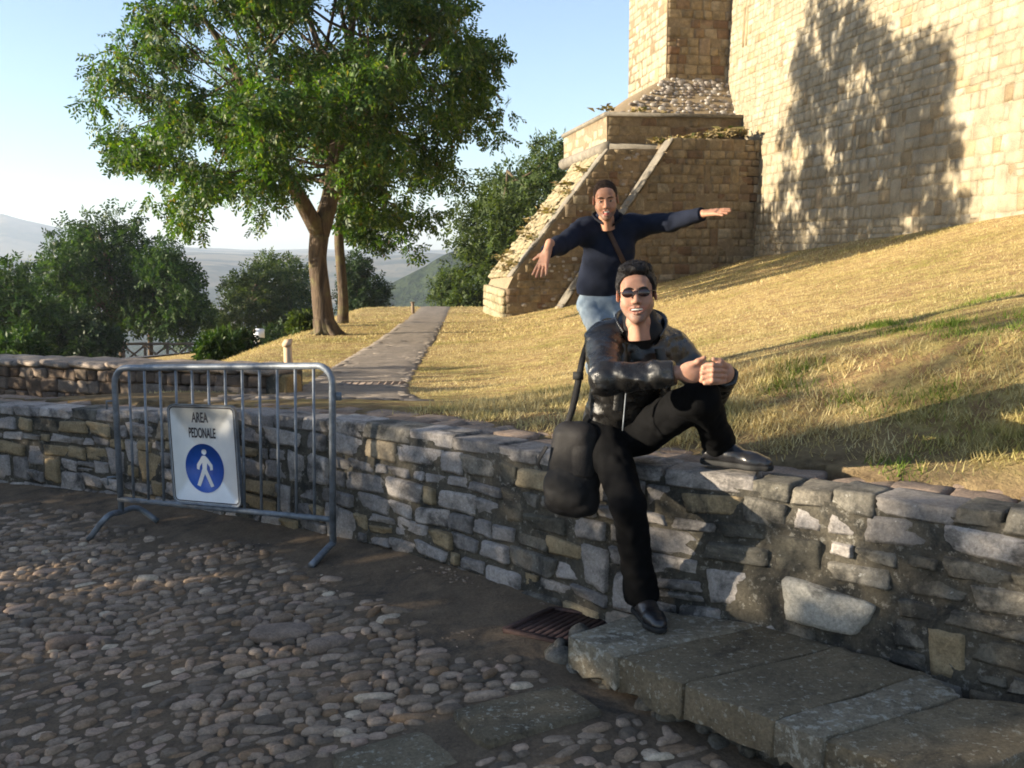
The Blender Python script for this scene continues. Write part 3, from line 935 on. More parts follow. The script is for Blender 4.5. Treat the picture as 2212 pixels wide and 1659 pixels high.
# ------------------------------------------------------------------ ledge of thick slabs at the foot of the wall
zl = 0.15
led = thing("stone_ledge", (0.6, 3.9, 0.02), "low ledge of thick lichen speckled slabs at the foot of the wall", "ledge")
slabs = [((1227, 1374), (1333, 1417), (1618, 1362), (1363, 1326), 0.000), ((1335.5, 1417.5), (1475, 1474), (1773, 1411), (1620, 1362), -.005), ((1477.5, 1476), (1670, 1552), (1968, 1470), (1775, 1411.5), .003),
         ((1673, 1553.5), (1776, 1594), (2042, 1521), (1970, 1471), -.002), ((1779, 1595), (2040, 1694), (2400, 1570), (2044, 1522), -.010)]
ldir = (LED_B - LED_A) / np.linalg.norm(LED_B - LED_A)
lnrm = np.array([-ldir[1], ldir[0]])
if lnrm[1] < 0: lnrm = -lnrm
for n_, (fl, fr, br, bl, dz) in enumerate(slabs):
    q = [np.array(G(px, py, zl + dz)) for px, py in (fl, fr, br, bl)]
    for e in (2, 3):
        q[e][:2] += lnrm * 0.12
    # subdivided slab with worn edges
    nu, nv = 9, 7
    V, top, bot = [], np.zeros((nu, nv), int), np.zeros((nu, nv), int)
    for lay, arr in ((0, top), (1, bot)):
        for iu in range(nu):
            for iv in range(nv):
                u, v_ = iu / (nu - 1), iv / (nv - 1)
                u = 0.5 - 0.5 * math.cos(math.pi * u) if 0 < iu < nu - 1 else u
                v_ = 0.5 - 0.5 * math.cos(math.pi * v_) if 0 < iv < nv - 1 else v_
                p = (q[0] * (1 - u) + q[1] * u) * (1 - v_) + (q[3] * (1 - u) + q[2] * u) * v_
                e = min(iu, nu - 1 - iu, iv, nv - 1 - iv)
                z = -0.006 * (e == 0) + 0.0035 * r.normal()
                if lay: z = -0.125 + 0.012 * r.normal() - .01
                p = p + np.array([r.normal(0, .004), r.normal(0, .004), z]) if e == 0 else p + np.array([0, 0, z])
                arr[iu, iv] = len(V); V.append(p)
    F = []
    for iu in range(nu - 1):
        for iv in range(nv - 1):
            F.append([top[iu, iv], top[iu + 1, iv], top[iu + 1, iv + 1], top[iu, iv + 1]])
            F.append([bot[iu, iv], bot[iu, iv + 1], bot[iu + 1, iv + 1], bot[iu + 1, iv]])
    ring = [(i_, 0) for i_ in range(nu)] + [(nu - 1, j_) for j_ in range(1, nv)] + [(i_, nv - 1) for i_ in range(nu - 2, -1, -1)] + [(0, j_) for j_ in range(nv - 2, 0, -1)]
    for a, b in zip(ring, ring[1:] + ring[:1]):
        F.append([top[a], bot[a], bot[b], top[b]])
    o = mk("slab", V, np.array(F), M['slab_pale' if n_ in (0, 3) else 'slab'], led)
    sub = o.modifiers.new("soft", 'BEVEL'); sub.width = 0.005; sub.segments = 2
# rubble bedding under the slabs
mb = MB()
for k in range(110):
    s = r.uniform(-.1, 2.2); q = r.uniform(-.03, .12)
    c = LED_A + ldir * s - lnrm * (-q)
    z = float(ground_z(c[0], c[1]))
    v, f = COBB[r.integers(len(COBB))]
    zz = z + r.uniform(-.03, .02) + max(0, q + .04) * .5
    mb.add(*join_copies(v, f, np.array([np.array(trs((c[0], c[1], zz), r.uniform(0, 6.3), tuple(r.uniform(.05, .13, 3) * np.array([1, .8, .7])), (r.normal(0, .4), r.normal(0, .4))))])))
o = mb.build("rubble_bedding", M['lime_dark'], led, True); o["kind"] = "stuff"
mb = MB()
a_, b_ = LED_A - ldir * .01 + lnrm * .025, LED_A + ldir * 2.3 + lnrm * .025
c_, d_ = b_ + lnrm * .8, a_ + lnrm * .75
mb.add(*hexa([(*a_, -.15), (*b_, -.15), (*c_, -.15), (*d_, -.15)], [(*a_, .035), (*b_, .035), (*c_, .035), (*d_, .035)]))
mb.build("ledge_core", M['mortar'], led)

# ------------------------------------------------------------------ second low wall farther back
A2, B2 = np.array([-2.17, 9.50]), np.array([-6.6, 12.1])
d2 = (B2 - A2); L2 = np.linalg.norm(d2); d2 = d2 / L2
ang2 = math.atan2(-d2[1], -d2[0])
back2 = np.array([-d2[1], d2[0]])
if back2[1] < 0: back2 = -back2
z2 = lambda s: np.interp(s, [0, 2, 5.2], [.60, .53, .43])
bw = thing("garden_wall", (A2[0], A2[1], .2), "farther low brown stone wall with a flat head, in shade behind the barrier", "wall")
st2 = mesh_set([cube_sphere(5, 16, 800 + i, .16, .012, .06) for i in range(12)], "stone", stone_mat("brown_wall_stone", [(0, (.12, .085, .06)), (.4, (.18, .13, .095)), (.7, (.24, .195, .155)), (.85, (.10, .06, .035)), (1, (.20, .155, .115))], lich=(.56, .72), bump=.9))
for (s, t, L, H) in pack(.10, L2, .62, np.random.default_rng(37), .16, .42, (.10, .15), .1):
    top = float(z2(s)) - .07
    c = A2 + d2 * (s + L / 2) + back2 * (.10 - r.uniform(0, .02))
    o = obj("stone", st2[r.integers(12)], bw)
    o.matrix_basis = trs((c[0], c[1], top - .62 + t + H / 2), ang2 + r.normal(0, .02), (L - .004, .20, H - .003), (0, r.normal(0, .02)))
mb = MB()
for s in np.arange(0.02, L2 - .2, .4):
    a, b = A2 + d2 * s + back2 * .045, A2 + d2 * (s + .4) + back2 * .045
    za, zb_ = float(z2(s)) - .06, float(z2(s + .4)) - .06
    w = back2 * .4
    mb.add(*hexa([(*b, -.6), (*a, -.6), (*(a + w), -.6), (*(b + w), -.6)], [(*b, zb_), (*a, za), (*(a + w), za), (*(b + w), zb_)]))
mb.build("mortar_core", M['mortar'], bw)
cp2 = mesh_set([cube_sphere(3, 9, 680 + i, .05, .02) for i in range(5)], "coping_stone", stone_mat("pale_coping", [(0, (.30, .24, .19)), (1, (.38, .31, .25))], bump=.6))
s = 0.02
while s < L2 - .3:
    L = r.uniform(.3, .6)
    c = A2 + d2 * (s + L / 2) + back2 * .22
    o = obj("coping_stone", cp2[r.integers(5)], bw)
    o.matrix_basis = trs((c[0], c[1], float(z2(s + L / 2)) - .025), ang2, (L - .004, .5, .075), (0, math.atan2(.017 * 2, 1)))
    s += L
mb = MB()
o = obj("end_pier", npmesh("end_pier", *cube_sphere(5, 12, 691, .02, .012), stone_mat("yellow_pier_stone", [(0, (.30, .20, .085)), (1, (.33, .225, .10))], lich=(.6, .8), bump=.5), True), bw)  # yellow tone given to the end pier alone
c = A2 - d2 * .03 + back2 * .22
o.matrix_basis = trs((c[0], c[1], .25), ang2, (.10, .22, .56))
# ------------------------------------------------------------------ castle
cs = 0.90
castle = thing("castle", (6.0, 26, .5), "ochre stone castle with a stepped buttress and a high sunlit wall", "castle")
wd = np.array([-0.15, 1.0]) / math.hypot(.15, 1)        # run of the main wall, away from the camera
W0 = np.array([11.2 * cs, 0.0])
def wall_pt(y): return np.array([11.2 * cs - .15 * y, y])
bn = np.array([0.24, -1.0]) / math.hypot(.24, 1)        # the buttress faces look this way
bu = np.array([-bn[1], bn[0]])                          # to the right along those faces
N_STONE = [0]

def face_frame(o, ex, ey):
    o, ex, ey = (np.array(v, dtype=float) for v in (o, ex, ey))
    nrm = np.cross(ex, ey); nrm /= np.linalg.norm(nrm)
    return o, ex / np.linalg.norm(ex), ey / np.linalg.norm(ey), nrm

def face_stones(name, parent, lib, mat, frame, inside, u0, u1, v0, v1, rr_, lo, hi, rows, depth, n_obj, gap=.011, proud=.022, order=None, tall=.06):
    """blocks over a flat face; the n_obj that show largest are objects, the rest one part"""
    o, ex, ey, nrm = frame
    meshes = mesh_set(lib, "stone", mat, False)
    st = [q for q in pack(u0, u1, v1 - v0, rr_, lo, hi, rows, tall) if inside(q[0] + q[2] / 2, v0 + q[1] + q[3] / 2)]
    mats = []
    for (s, t, L, H) in st:
        c = o + ex * (s + L / 2) + ey * (v0 + t + H / 2) + nrm * (rr_.uniform(0, proud) - depth / 2)
        m = np.eye(4)
        j = rr_.normal(0, .02)
        e1 = ex * math.cos(j) + ey * math.sin(j); e2 = np.cross(nrm, e1)
        m[:3, 0] = e1 * (L - gap); m[:3, 1] = e2 * (H - gap); m[:3, 2] = nrm * depth; m[:3, 3] = c
        mats.append(m)
    mats = np.array(mats)
    if not len(mats): return
    d = np.linalg.norm(mats[:, :3, 3] - np.array([0, 0, CAM_H]), axis=1)
    area = np.array([q[2] * q[3] for q in st]) / d ** 2
    c = mats[:, :3, 3]
    fx = c[:, 0] / c[:, 1]; fz = (c[:, 2] - CAM_H) / c[:, 1]
    vis = (fx < .475) & (fz < .222)
    if order is not None: vis &= order(c)
    area = np.where(vis, area, 0)
    od = np.argsort(-area)
    joined = [[] for _ in lib]
    for k, q in enumerate(od):
        b = rr_.integers(len(lib))
        if k < n_obj and area[q] > 0:
            ob = obj("stone", meshes[b], parent)
            ob.matrix_basis = Matrix(mats[q].tolist())
            N_STONE[0] += 1
        else:
            joined[b].append(mats[q])
    mb = MB()
    for (v, f), ms in zip(lib, joined):
        if ms: mb.add(*join_copies(v, f, np.array(ms)))
    if mb.n:
        o_ = mb.build(name, mat, parent); o_["kind"] = "stuff"

rc_ = np.random.default_rng(43)
# main wall: leans back a little, bevelled foot
y0, y1 = 9.0, 34.0
zb, zt = -1.0, 13.0
lean = 0.035
a, b = wall_pt(y0), wall_pt(y1)
back = np.array([wd[1], -wd[0]])
ins = 0.03
sl = 0.30          # arrow slit cut
mb = MB()
fa, fb = a + back * (.005), b + back * (.005)
mbz = [(*(fb - 0), zb), (*(fa), zb), (*(fa + back * 3), zb), (*(fb + back * 3), zb)]
H = zt - zb
tp = [(*(fb + back * lean * H), zt), (*(fa + back * lean * H), zt), (*(fa + back * 3), zt), (*(fb + back * 3), zt)]
mb.add(*hexa(mbz, tp))
mainw = mb.build("main_wall", M['castle_mortar'], castle)
frame = face_frame((*a, zb), (*(b - a), 0), np.array([back[0] * lean, back[1] * lean, 1.0]))
frame = (frame[0], frame[1], frame[2], -frame[3] if np.dot(frame[3][:2], back) > 0 else frame[3])
Lw = float(np.linalg.norm(b - a))
slit_u = float(np.dot(np.array([11.2 * cs - .15 * 28.6, 28.6]) - a, wd))
slit_v = P(1563, 56, 28.6).z - zb
def inside(u, v):
    return not (abs(u - slit_u) < .16 and abs(v - slit_v) < .5)
face_stones("main_wall_stones", mainw, STONE12, M['castle'], frame, inside, 0, Lw, 0, 10.0, rc_, .15, .50, (.12, .28), .16, 85, gap=.006, proud=.010,
            order=lambda c: (c[:, 1] > 15) & (c[:, 2] > CAM_H + .02 * c[:, 1] - .2) & (c[:, 0] / c[:, 1] > .2))
# arrow slit: near-black box painted as the shade inside, between two jambs
oo, ex, ey, nn = frame
c = oo + ex * slit_u + ey * slit_v
mb = MB().add(*boxg(c - nn * .10, ex * .07, ey * .42, nn * .04))
mb.build("arrow_slit", simple("slit_shade", (.02, .016, .012), .9), castle)
mb = MB()
for sx in (-1, 1):
    mb.add(*boxg(c + ex * sx * .115 - nn * .05, ex * .045, ey * .50, nn * .075))
mb.build("slit_jamb", M['castle'], castle)

def solid(name, mat, front_bottom, front_top, depth_vec, parent):
    """prism: front outline (bottom left, bottom right, top right, top left) pushed back"""
    q = [np.array(p, dtype=float) for p in front_bottom + front_top]
    w = np.array(depth_vec, dtype=float)
    V = q + [p + w for p in q]
    m = len(q)
    F4 = [[i, (i + 1) % m, (i + 1) % m + m, i + m] for i in range(m)]
    mb = MB()
    vv = np.array(V)
    fl = [np.array(F4)[:, ::-1]]
    mb.add(vv, fl)
    # end caps as fans
    for s_, rev in ((0, False), (m, True)):
        tri = np.array([[s_, s_ + i, s_ + i + 1] for i in range(1, m - 1)])
        mb.add(vv, [tri if not rev else tri[:, ::-1]])
    return mb.build(name, mat, parent)

bw3 = np.array([*(wd), 0.0])
def col(x, y, z): return np.array([x, y, z])
def onface(px, py, D0, X0):
    """point on the buttress face plane through (X0, D0)"""
    f = lambda Y: P(px, py, Y)
    Y = D0
    for _ in range(20):
        p = f(Y)
        Y = D0 + .24 * (p.x - X0)
    return np.array(f(Y))

# --- right flank block with the sloping left edge
D0, X0 = 30.06 * cs, 6.69 * cs
pts = [onface(1180, 720, D0, X0), onface(1640, 640, D0, X0), onface(1604, 301, D0, X0), onface(1455, 301, D0, X0)]
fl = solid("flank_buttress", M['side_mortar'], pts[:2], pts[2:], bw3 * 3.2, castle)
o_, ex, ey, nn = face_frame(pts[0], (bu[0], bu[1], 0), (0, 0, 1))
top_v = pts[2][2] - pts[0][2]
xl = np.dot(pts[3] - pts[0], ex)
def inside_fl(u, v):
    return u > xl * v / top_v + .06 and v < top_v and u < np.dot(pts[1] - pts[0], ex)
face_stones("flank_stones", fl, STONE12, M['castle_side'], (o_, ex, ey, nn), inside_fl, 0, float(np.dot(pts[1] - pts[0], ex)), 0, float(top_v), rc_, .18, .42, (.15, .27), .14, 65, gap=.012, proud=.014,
            order=lambda c: (c[:, 0] / c[:, 1] > .095))
# its thin pale coping along the slope
sl_d = pts[3] - pts[0]
n_c = 14
cmesh = mesh_set([cube_sphere(2, 9, 700 + i, .06, .02) for i in range(4)], "coping_slab", M['cornice'])
up = np.cross(sl_d, bw3); up /= np.linalg.norm(up)
if up[2] < 0: up = -up
for k in range(n_c):
    c = pts[0] + sl_d * (k + .5) / n_c + up * .03 + bw3 * .24 - np.array([bn[0], bn[1], 0]) * -.03
    m = np.eye(4); e1 = sl_d / np.linalg.norm(sl_d)
    m[:3, 0] = e1 * np.linalg.norm(sl_d) / n_c * .97; m[:3, 1] = np.cross(up, e1) * .62; m[:3, 2] = up * .10; m[:3, 3] = c
    ob = obj("coping_slab", cmesh[k % 4], castle); ob.matrix_basis = Matrix(m.tolist())

M['ramp'] = stone_mat("mossy_ramp_stone", [(0, (.26, .21, .13)), (.5, (.36, .30, .19)), (1, (.30, .25, .16))], lichen=(.13, .11, .05), lich=(.45, .62), nsc=6, bump=1.0)
# --- big sloping ramp buttress behind it
D1, X1 = 29.5 * cs, -0.14 * cs
pr = [onface(1093, 712, D1, X1), onface(1560, 680, D1, X1), onface(1560, 322, D1, X1), onface(1318, 322, D1, X1), onface(1108, 598, D1, X1), onface(1095, 625, D1, X1)]
rampd = 3.6
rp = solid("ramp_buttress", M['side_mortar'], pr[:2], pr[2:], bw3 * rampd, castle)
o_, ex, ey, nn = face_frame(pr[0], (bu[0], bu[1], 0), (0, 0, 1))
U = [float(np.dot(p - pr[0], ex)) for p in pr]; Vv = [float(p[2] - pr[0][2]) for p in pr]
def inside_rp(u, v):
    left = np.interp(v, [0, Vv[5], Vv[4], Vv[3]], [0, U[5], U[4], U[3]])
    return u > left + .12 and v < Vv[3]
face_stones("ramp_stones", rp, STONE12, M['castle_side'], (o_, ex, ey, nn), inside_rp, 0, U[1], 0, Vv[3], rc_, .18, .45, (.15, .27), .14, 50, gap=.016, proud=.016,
            order=lambda c: c[:, 0] / c[:, 1] < .09)
# pale round rubble stones scattered over the shaded face
ms = []
for k in range(170):
    u, v = rc_.uniform(.3, U[1] * .62), rc_.uniform(.05, Vv[3])
    if not inside_rp(u - .25, v + .1): continue
    c = np.array(o_) + ex * u + ey * v - nn * .015
    m = np.eye(4); s_ = rc_.uniform(.04, .11)
    m[:3, 0] = ex * s_ * 1.5; m[:3, 1] = ey * s_; m[:3, 2] = nn * .10; m[:3, 3] = c
    ms.append(m)
mb = MB().add(*join_copies(*COBB[1], np.array(ms)))
q_ = mb.build("rubble_stones", M['rubble'], rp, True); q_["kind"] = "stuff"
# sloping top of the ramp: raised kerb courses of pale blocks, weeds between
sd_ = pr[3] - pr[4]; Ls = np.linalg.norm(sd_); e1 = sd_ / Ls
up = np.cross(e1, bw3); up = up / np.linalg.norm(up)
if up[2] < 0: up = -up
kerb = mesh_set([cube_sphere(3, 14, 720 + i, .12, .03) for i in range(6)], "kerb_stone", M['ramp'])
kerb_g = mesh_set([cube_sphere(3, 12, 730 + i, .08, .02) for i in range(4)], "edge_stone", M['cornice'])
e2 = np.cross(up, e1)
if np.dot(e2, bw3) < 0: e2 = -e2
for k in range(26):
    for off, wid, lib, nm, hgt in ((1.15, .55, kerb, "kerb_stone", .06), (1.7, .55, kerb, "kerb_stone", .07), (2.3, .6, kerb, "kerb_stone", .08), (2.9, .6, kerb, "kerb_stone", .09), (3.4, .5, kerb, "kerb_stone", .11)):
        c = pr[4] + e1 * Ls * (k + .5) / 26 + e2 * off + up * (hgt * .3 + rc_.normal(0, .015))
        m = np.eye(4)
        m[:3, 0] = e1 * Ls / 26 * rc_.uniform(.85, .99); m[:3, 1] = e2 * wid * rc_.uniform(.85, .98); m[:3, 2] = up * hgt; m[:3, 3] = c
        ob = obj(nm, lib[k % len(lib)], rp); ob.matrix_basis = Matrix(m.tolist())
for k in range(9):
    for off, wid, hgt in ((.14, .24, .09), (.60, .62, .03)):
        c = pr[4] + e1 * Ls * (k + .5) / 9 + e2 * off + up * (hgt * .3)
        m = np.eye(4); m[:3, 0] = e1 * Ls / 9 * .985; m[:3, 1] = e2 * wid; m[:3, 2] = up * hgt; m[:3, 3] = c
        ob = obj("edge_slab", kerb_g[k % 4], rp); ob.matrix_basis = Matrix(m.tolist())
# nearly upright toe of the ramp
for k in range(5):
    for j in range(6):
        c = pr[0] + (pr[5] - pr[0]) * (k + .5) / 5 + bw3 * (.3 + j * .6) - ex * .04
        m = np.eye(4); m[:3, 0] = bw3 * .58; m[:3, 1] = ex * .2; m[:3, 2] = np.array([0, 0, np.linalg.norm(pr[5] - pr[0]) / 5 * .95]); m[:3, 3] = c
        ob = obj("kerb_stone", kerb[(k + j) % 6], rp); ob.matrix_basis = Matrix(m.tolist())

# --- upper block with cornice and rounded moulding
D2, X2 = 30.7 * cs, 2.72 * cs
c0 = [onface(1311, 318, D2, X2), onface(1640, 322, D2, X2), onface(1640, 257, D2, X2), onface(1311, 250, D2, X2)]
up_b = solid("cornice_block", M['side_mortar'], c0[:2], c0[2:], bw3 * 6.2 * cs, castle)
o_, ex, ey, nn = face_frame(c0[0], (bu[0], bu[1], 0), (0, 0, 1))
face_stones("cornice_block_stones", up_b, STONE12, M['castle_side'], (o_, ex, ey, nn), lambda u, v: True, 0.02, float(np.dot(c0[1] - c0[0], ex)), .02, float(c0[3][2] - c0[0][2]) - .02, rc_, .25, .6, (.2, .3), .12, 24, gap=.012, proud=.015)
lf = face_frame(c0[0] + bw3 * 6.2 * cs, -bw3, (0, 0, 1))
face_stones("cornice_end_stones", up_b, STONE12, M['castle'], lf, lambda u, v: True, .02, 6.15 * cs, .02, float(c0[3][2] - c0[0][2]) - .02, rc_, .35, .8, (.22, .32), .12, 20, gap=.014, proud=.015)
mb = MB()
A_ = c0[3] - ex * .07 + nn * .07; B_ = c0[2] + nn * .07; Cc = c0[3] - ex * .07 + bw3 * (6.2 * cs + .05)
th = np.array([0, 0, .09])
mb.add(*hexa([A_, B_, B_ + bw3 * .6, A_ + bw3 * .6], [A_ + th, B_ + th, B_ + bw3 * .6 + th, A_ + bw3 * .6 + th]))
mb.build("cornice_ledge", M['cornice'], up_b)
mb = MB()
A2_ = A_ + bw3 * .605
mb.add(*hexa([Cc, A2_, A2_ + ex * .6, Cc + ex * .6], [Cc + th, A2_ + th, A2_ + ex * .6 + th, Cc + ex * .6 + th]))
mb.build("cornice_ledge", M['cornice'], up_b)
mb = MB()
bt = np.array([0, 0, -.02])
mb.add(*tubeg([c0[1] + bt, c0[0] + bt + ex * .05], .12, 12))
mb.build("roll_moulding", M['cornice'], up_b, True)
mb = MB()
mb.add(*tubeg([c0[0] + bt - bw3 * .05, c0[0] + bt + bw3 * 6.2 * cs], .17, 12))
mb.build("roll_moulding", M['cornice'], up_b, True)

# --- sloping rubble roof up to the pier
D3, X3 = 33.1 * cs, 6.24 * cs
t0, t1 = onface(1439, 167, D3, X3), onface(1600, 172, D3, X3)
b0, b1 = onface(1334, 247, D2 + .5, X2), onface(1640, 254, D2 + .5, X2)
pd = 4.43 * cs
tb0, bb0 = t0 + bw3 * pd, b0 + bw3 * (pd + 1.2)
Vr = np.array([b0, b1, t1, t0, bb0, tb0])
mb = MB().add(Vr, [np.array([[0, 1, 2, 3], [4, 0, 3, 5]])])
roof = mb.build("rubble_roof", M['side_mortar'], castle)
n1 = np.cross(b1 - b0, t0 - b0); n1 /= np.linalg.norm(n1)
if n1[2] < 0: n1 = -n1
rub = mesh_set(COBB, "rubble_stone", M['rubble'])
cnt = 0
for row in range(13):
    v = (row + .5) / 13
    u = rc_.uniform(0, .06)
    while u < 1:
        s_ = rc_.uniform(.06, .14)
        q = (b0 * (1 - u) + b1 * u) * (1 - v) + (t0 * (1 - u) + t1 * u) * v + np.array([0, 0, rc_.normal(-.035, .010)])
        if rc_.random() < .8:
            m = np.eye(4); e1_ = (b1 - b0) / np.linalg.norm(b1 - b0)
            m[:3, 0] = e1_ * s_ * 1.7; m[:3, 1] = np.cross(n1, e1_) * s_ * 1.05; m[:3, 2] = n1 * .12; m[:3, 3] = q
            ob = obj("rubble_stone", rub[rc_.integers(len(rub))], roof); ob.matrix_basis = Matrix(m.tolist())
        u += (s_ * 1.7 + rc_.uniform(.02, .2)) / np.linalg.norm(b1 - b0)

# --- pier above
ph = 8.0
z_up = np.array([0, 0, ph])
foot = np.array([0, 0, -.5])
pl0, pl1 = t0 + foot, t1 + foot
pier = solid("pier", M['side_mortar'], [pl0, pl1], [pl1 + z_up, pl0 + z_up], bw3 * pd, castle)
fr1 = face_frame(pl0, (bu[0], bu[1], 0), (0, 0, 1))
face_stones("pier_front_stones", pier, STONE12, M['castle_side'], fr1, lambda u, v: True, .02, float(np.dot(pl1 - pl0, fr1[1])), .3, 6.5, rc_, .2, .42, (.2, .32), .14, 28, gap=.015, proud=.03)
fr2 = face_frame(pl0 + bw3 * pd, -bw3, (0, 0, 1))
face_stones("pier_side_stones", pier, STONE12, M['castle'], fr2, lambda u, v: True, .02, pd - .02, -.8, 6.5, rc_, .22, .5, (.18, .3), .14, 28, gap=.014, proud=.02)
# ------------------------------------------------------------------ trees and plants
def in_poly(px, py, poly):
    poly = np.array(poly, dtype=float)
    c = np.zeros(px.shape, bool)
    j = len(poly) - 1
    for i in range(len(poly)):
        xi, yi = poly[i]; xj, yj = poly[j]
        hit = ((yi > py) != (yj > py)) & (px < (xj - xi) * (py - yi) / (yj - yi + 1e-9) + xi)
        c ^= hit
        j = i
    return c

def Pn(px, py, Y):
    u = (px - 1106.0) / FOC; v = (829.5 - py) / FOC
    t = Y / (CP + v * SP)
    return np.stack([u * t, Y, CAM_H + (-SP + v * CP) * t], -1)

def leaves_mesh(C, radii, n_leaf, size, r, droop=0.5, sprig=6, flat=.75):
    """C (m,3) clump centres. leaves hang in sprigs: rows of leaflets along short twigs"""
    m = len(C)
    ns = max(1, n_leaf // sprig)
    w = radii ** 2; w = w / w.sum()
    k = r.choice(m, ns, p=w)
    d = r.normal(size=(ns, 3)); d /= np.linalg.norm(d, axis=1)[:, None]
    rad = r.uniform(0.25, 1.0, ns) ** 0.45
    base = C[k] + d * (rad * radii[k])[:, None] * np.array([1, 1, flat])
    tw = d * 0.6 + r.normal(size=(ns, 3)) * 0.6
    tw[:, 2] -= droop
    tw /= np.linalg.norm(tw, axis=1)[:, None]
    sc = size * r.uniform(0.7, 1.3, ns)
    side = np.cross(tw, r.normal(size=(ns, 3))); side /= np.linalg.norm(side, axis=1)[:, None] + 1e-9
    V = np.empty((ns, sprig, 4, 3))
    for q in range(sprig):
        s = (q // 2 + .6) * 0.62 * sc
        sg = 1 if q % 2 else -1
        p = base + tw * s[:, None]
        ld = side * sg * .85 + tw * .55 + r.normal(size=(ns, 3)) * .18
        ld[:, 2] -= .25 * droop
        ld /= np.linalg.norm(ld, axis=1)[:, None]
        nn = np.cross(ld, tw); wv = np.cross(nn, ld); wv /= np.linalg.norm(wv, axis=1)[:, None] + 1e-9
        wv = wv + nn * r.normal(0, .35, ns)[:, None]
        L = sc[:, None]
        V[:, q, 0] = p; V[:, q, 1] = p + ld * L * .55 + wv * L * .24
        V[:, q, 2] = p + ld * L * 1.15; V[:, q, 3] = p + ld * L * .55 - wv * L * .24
    V = V.reshape(-1, 3)
    F = np.arange(len(V)).reshape(-1, 4)
    return V, F

def branch_tubes(trunk_pts, trunk_r, tips, r, n_br, r0=.08):
    """limbs from points on the trunk line out to clump centres"""
    mb = MB()
    tp = np.array([list(p) for p in trunk_pts])
    for q in range(n_br):
        tip = tips[r.integers(len(tips))]
        k = r.integers(len(tp) // 2, len(tp))
        a = tp[k]
        mid = a * .5 + tip * .5 + np.array([r.normal(0, .12), r.normal(0, .12), -.08 * np.linalg.norm(tip - a) + r.normal(0, .1)])
        pts = smoothline([a, mid, tip], 4)
        mb.add(*tubeg(pts, np.linspace(r0, r0 * .18, len(pts)), 6))
    return mb

def poly_tree(name, poly, Y, hd, n_clump, rad, n_leaf, leaf, mat, trunk, tr, label, cat="tree", group=None, seed=1, limbs=None, n_br=14, br=.05, droop=.5, flat=.75, extra=None, sprig=8, holes=()):
    r = np.random.default_rng(seed)
    poly = np.array(poly, dtype=float)
    lo, hi = poly.min(0), poly.max(0)
    pts = []
    cx, cy = poly.mean(0)
    while len(pts) < n_clump:
        q = r.uniform(lo, hi, (400, 2))
        q = q[in_poly(q[:, 0], q[:, 1], poly)]
        for a in q:
            if any((a[0] - hx) ** 2 + (a[1] - hy) ** 2 < (hr + 12) ** 2 for hx, hy, hr in holes): continue
            ok_ = all((a[0] - b[0]) ** 2 + (a[1] - b[1]) ** 2 > (rad * FOC / Y * .30) ** 2 or r.random() < .3 for b in pts[-60:])
            if ok_: pts.append(a)
            if len(pts) >= n_clump: break
    pts = np.array(pts)
    ex = np.clip(np.abs(pts[:, 0] - (lo[0] + hi[0]) / 2) / ((hi[0] - lo[0]) / 2), 0, .98)
    ey = np.clip(np.abs(pts[:, 1] - (lo[1] + hi[1]) / 2) / ((hi[1] - lo[1]) / 2), 0, .98)
    dep = hd * np.sqrt(np.clip(1 - ex ** 2 * .8 - ey ** 2 * .5, .08, 1)) * r.uniform(-1, 1, n_clump)
    C = Pn(pts[:, 0], pts[:, 1], Y + dep)
    rd = rad * r.uniform(.55, 1.25, n_clump)
    if extra is not None:
        C = np.concatenate([C, extra[0]]); rd = np.concatenate([rd, extra[1]])
    root = thing(name, trunk[0], label, cat, group)
    V, F = leaves_mesh(C, rd, n_leaf, leaf, r, droop, sprig, flat)
    mk("crown", V, F, mat, root)
    tp = smoothline(trunk, 5)
    mb = MB()
    rads = np.interp(np.linspace(0, 1, len(tp)), np.linspace(0, 1, len(tr)), tr)
    mb.add(*tubeg(tp, rads, 14))
    for lp, lr in (limbs or []):
        q = smoothline(lp, 5)
        mb.add(*tubeg(q, np.interp(np.linspace(0, 1, len(q)), np.linspace(0, 1, len(lr)), lr), 10))
    mk_tr = mb.build("trunk", M['bark'], root, True)
    if n_br:
        ends = tp if not limbs else np.concatenate([tp] + [smoothline(lp, 5)[2:] for lp, _ in limbs])
        branch_tubes(ends, None, C, r, n_br, br).build("branches", M['bark'], root, True)
    return root

def hz(x, y): return float(top_terrain(np.array([x]), np.array([y]))[0][0])
def foot(px, Y):
    x = (px - 1106) / FOC * Y * 1.0
    return Vector((x * 1.005, Y, hz(x, Y) - .05)) if Y < 60 else Vector((x, Y, float(hill_z(x, Y))))

# the big tree by the path
YT = 20.0
b0 = Vector((P(708, 728, YT).x, YT, hz(P(708, 728, YT).x, YT) - .1))
fork = P(690, 505, YT)
main_poly = [(235, 30), (215, 95), (195, 150), (180, 215), (225, 255), (238, 335), (320, 355), (330, 435), (385, 480), (440, 488), (500, 450), (560, 462), (600, 440), (625, 395), (690, 372), (750, 375), (830, 400), (900, 385), (1000, 395), (965, 345), (1030, 290), (1085, 285), (1070, 225), (1075, 110), (1035, 50), (1015, -30), (960, -190), (800, -300), (520, -320), (330, -180)]
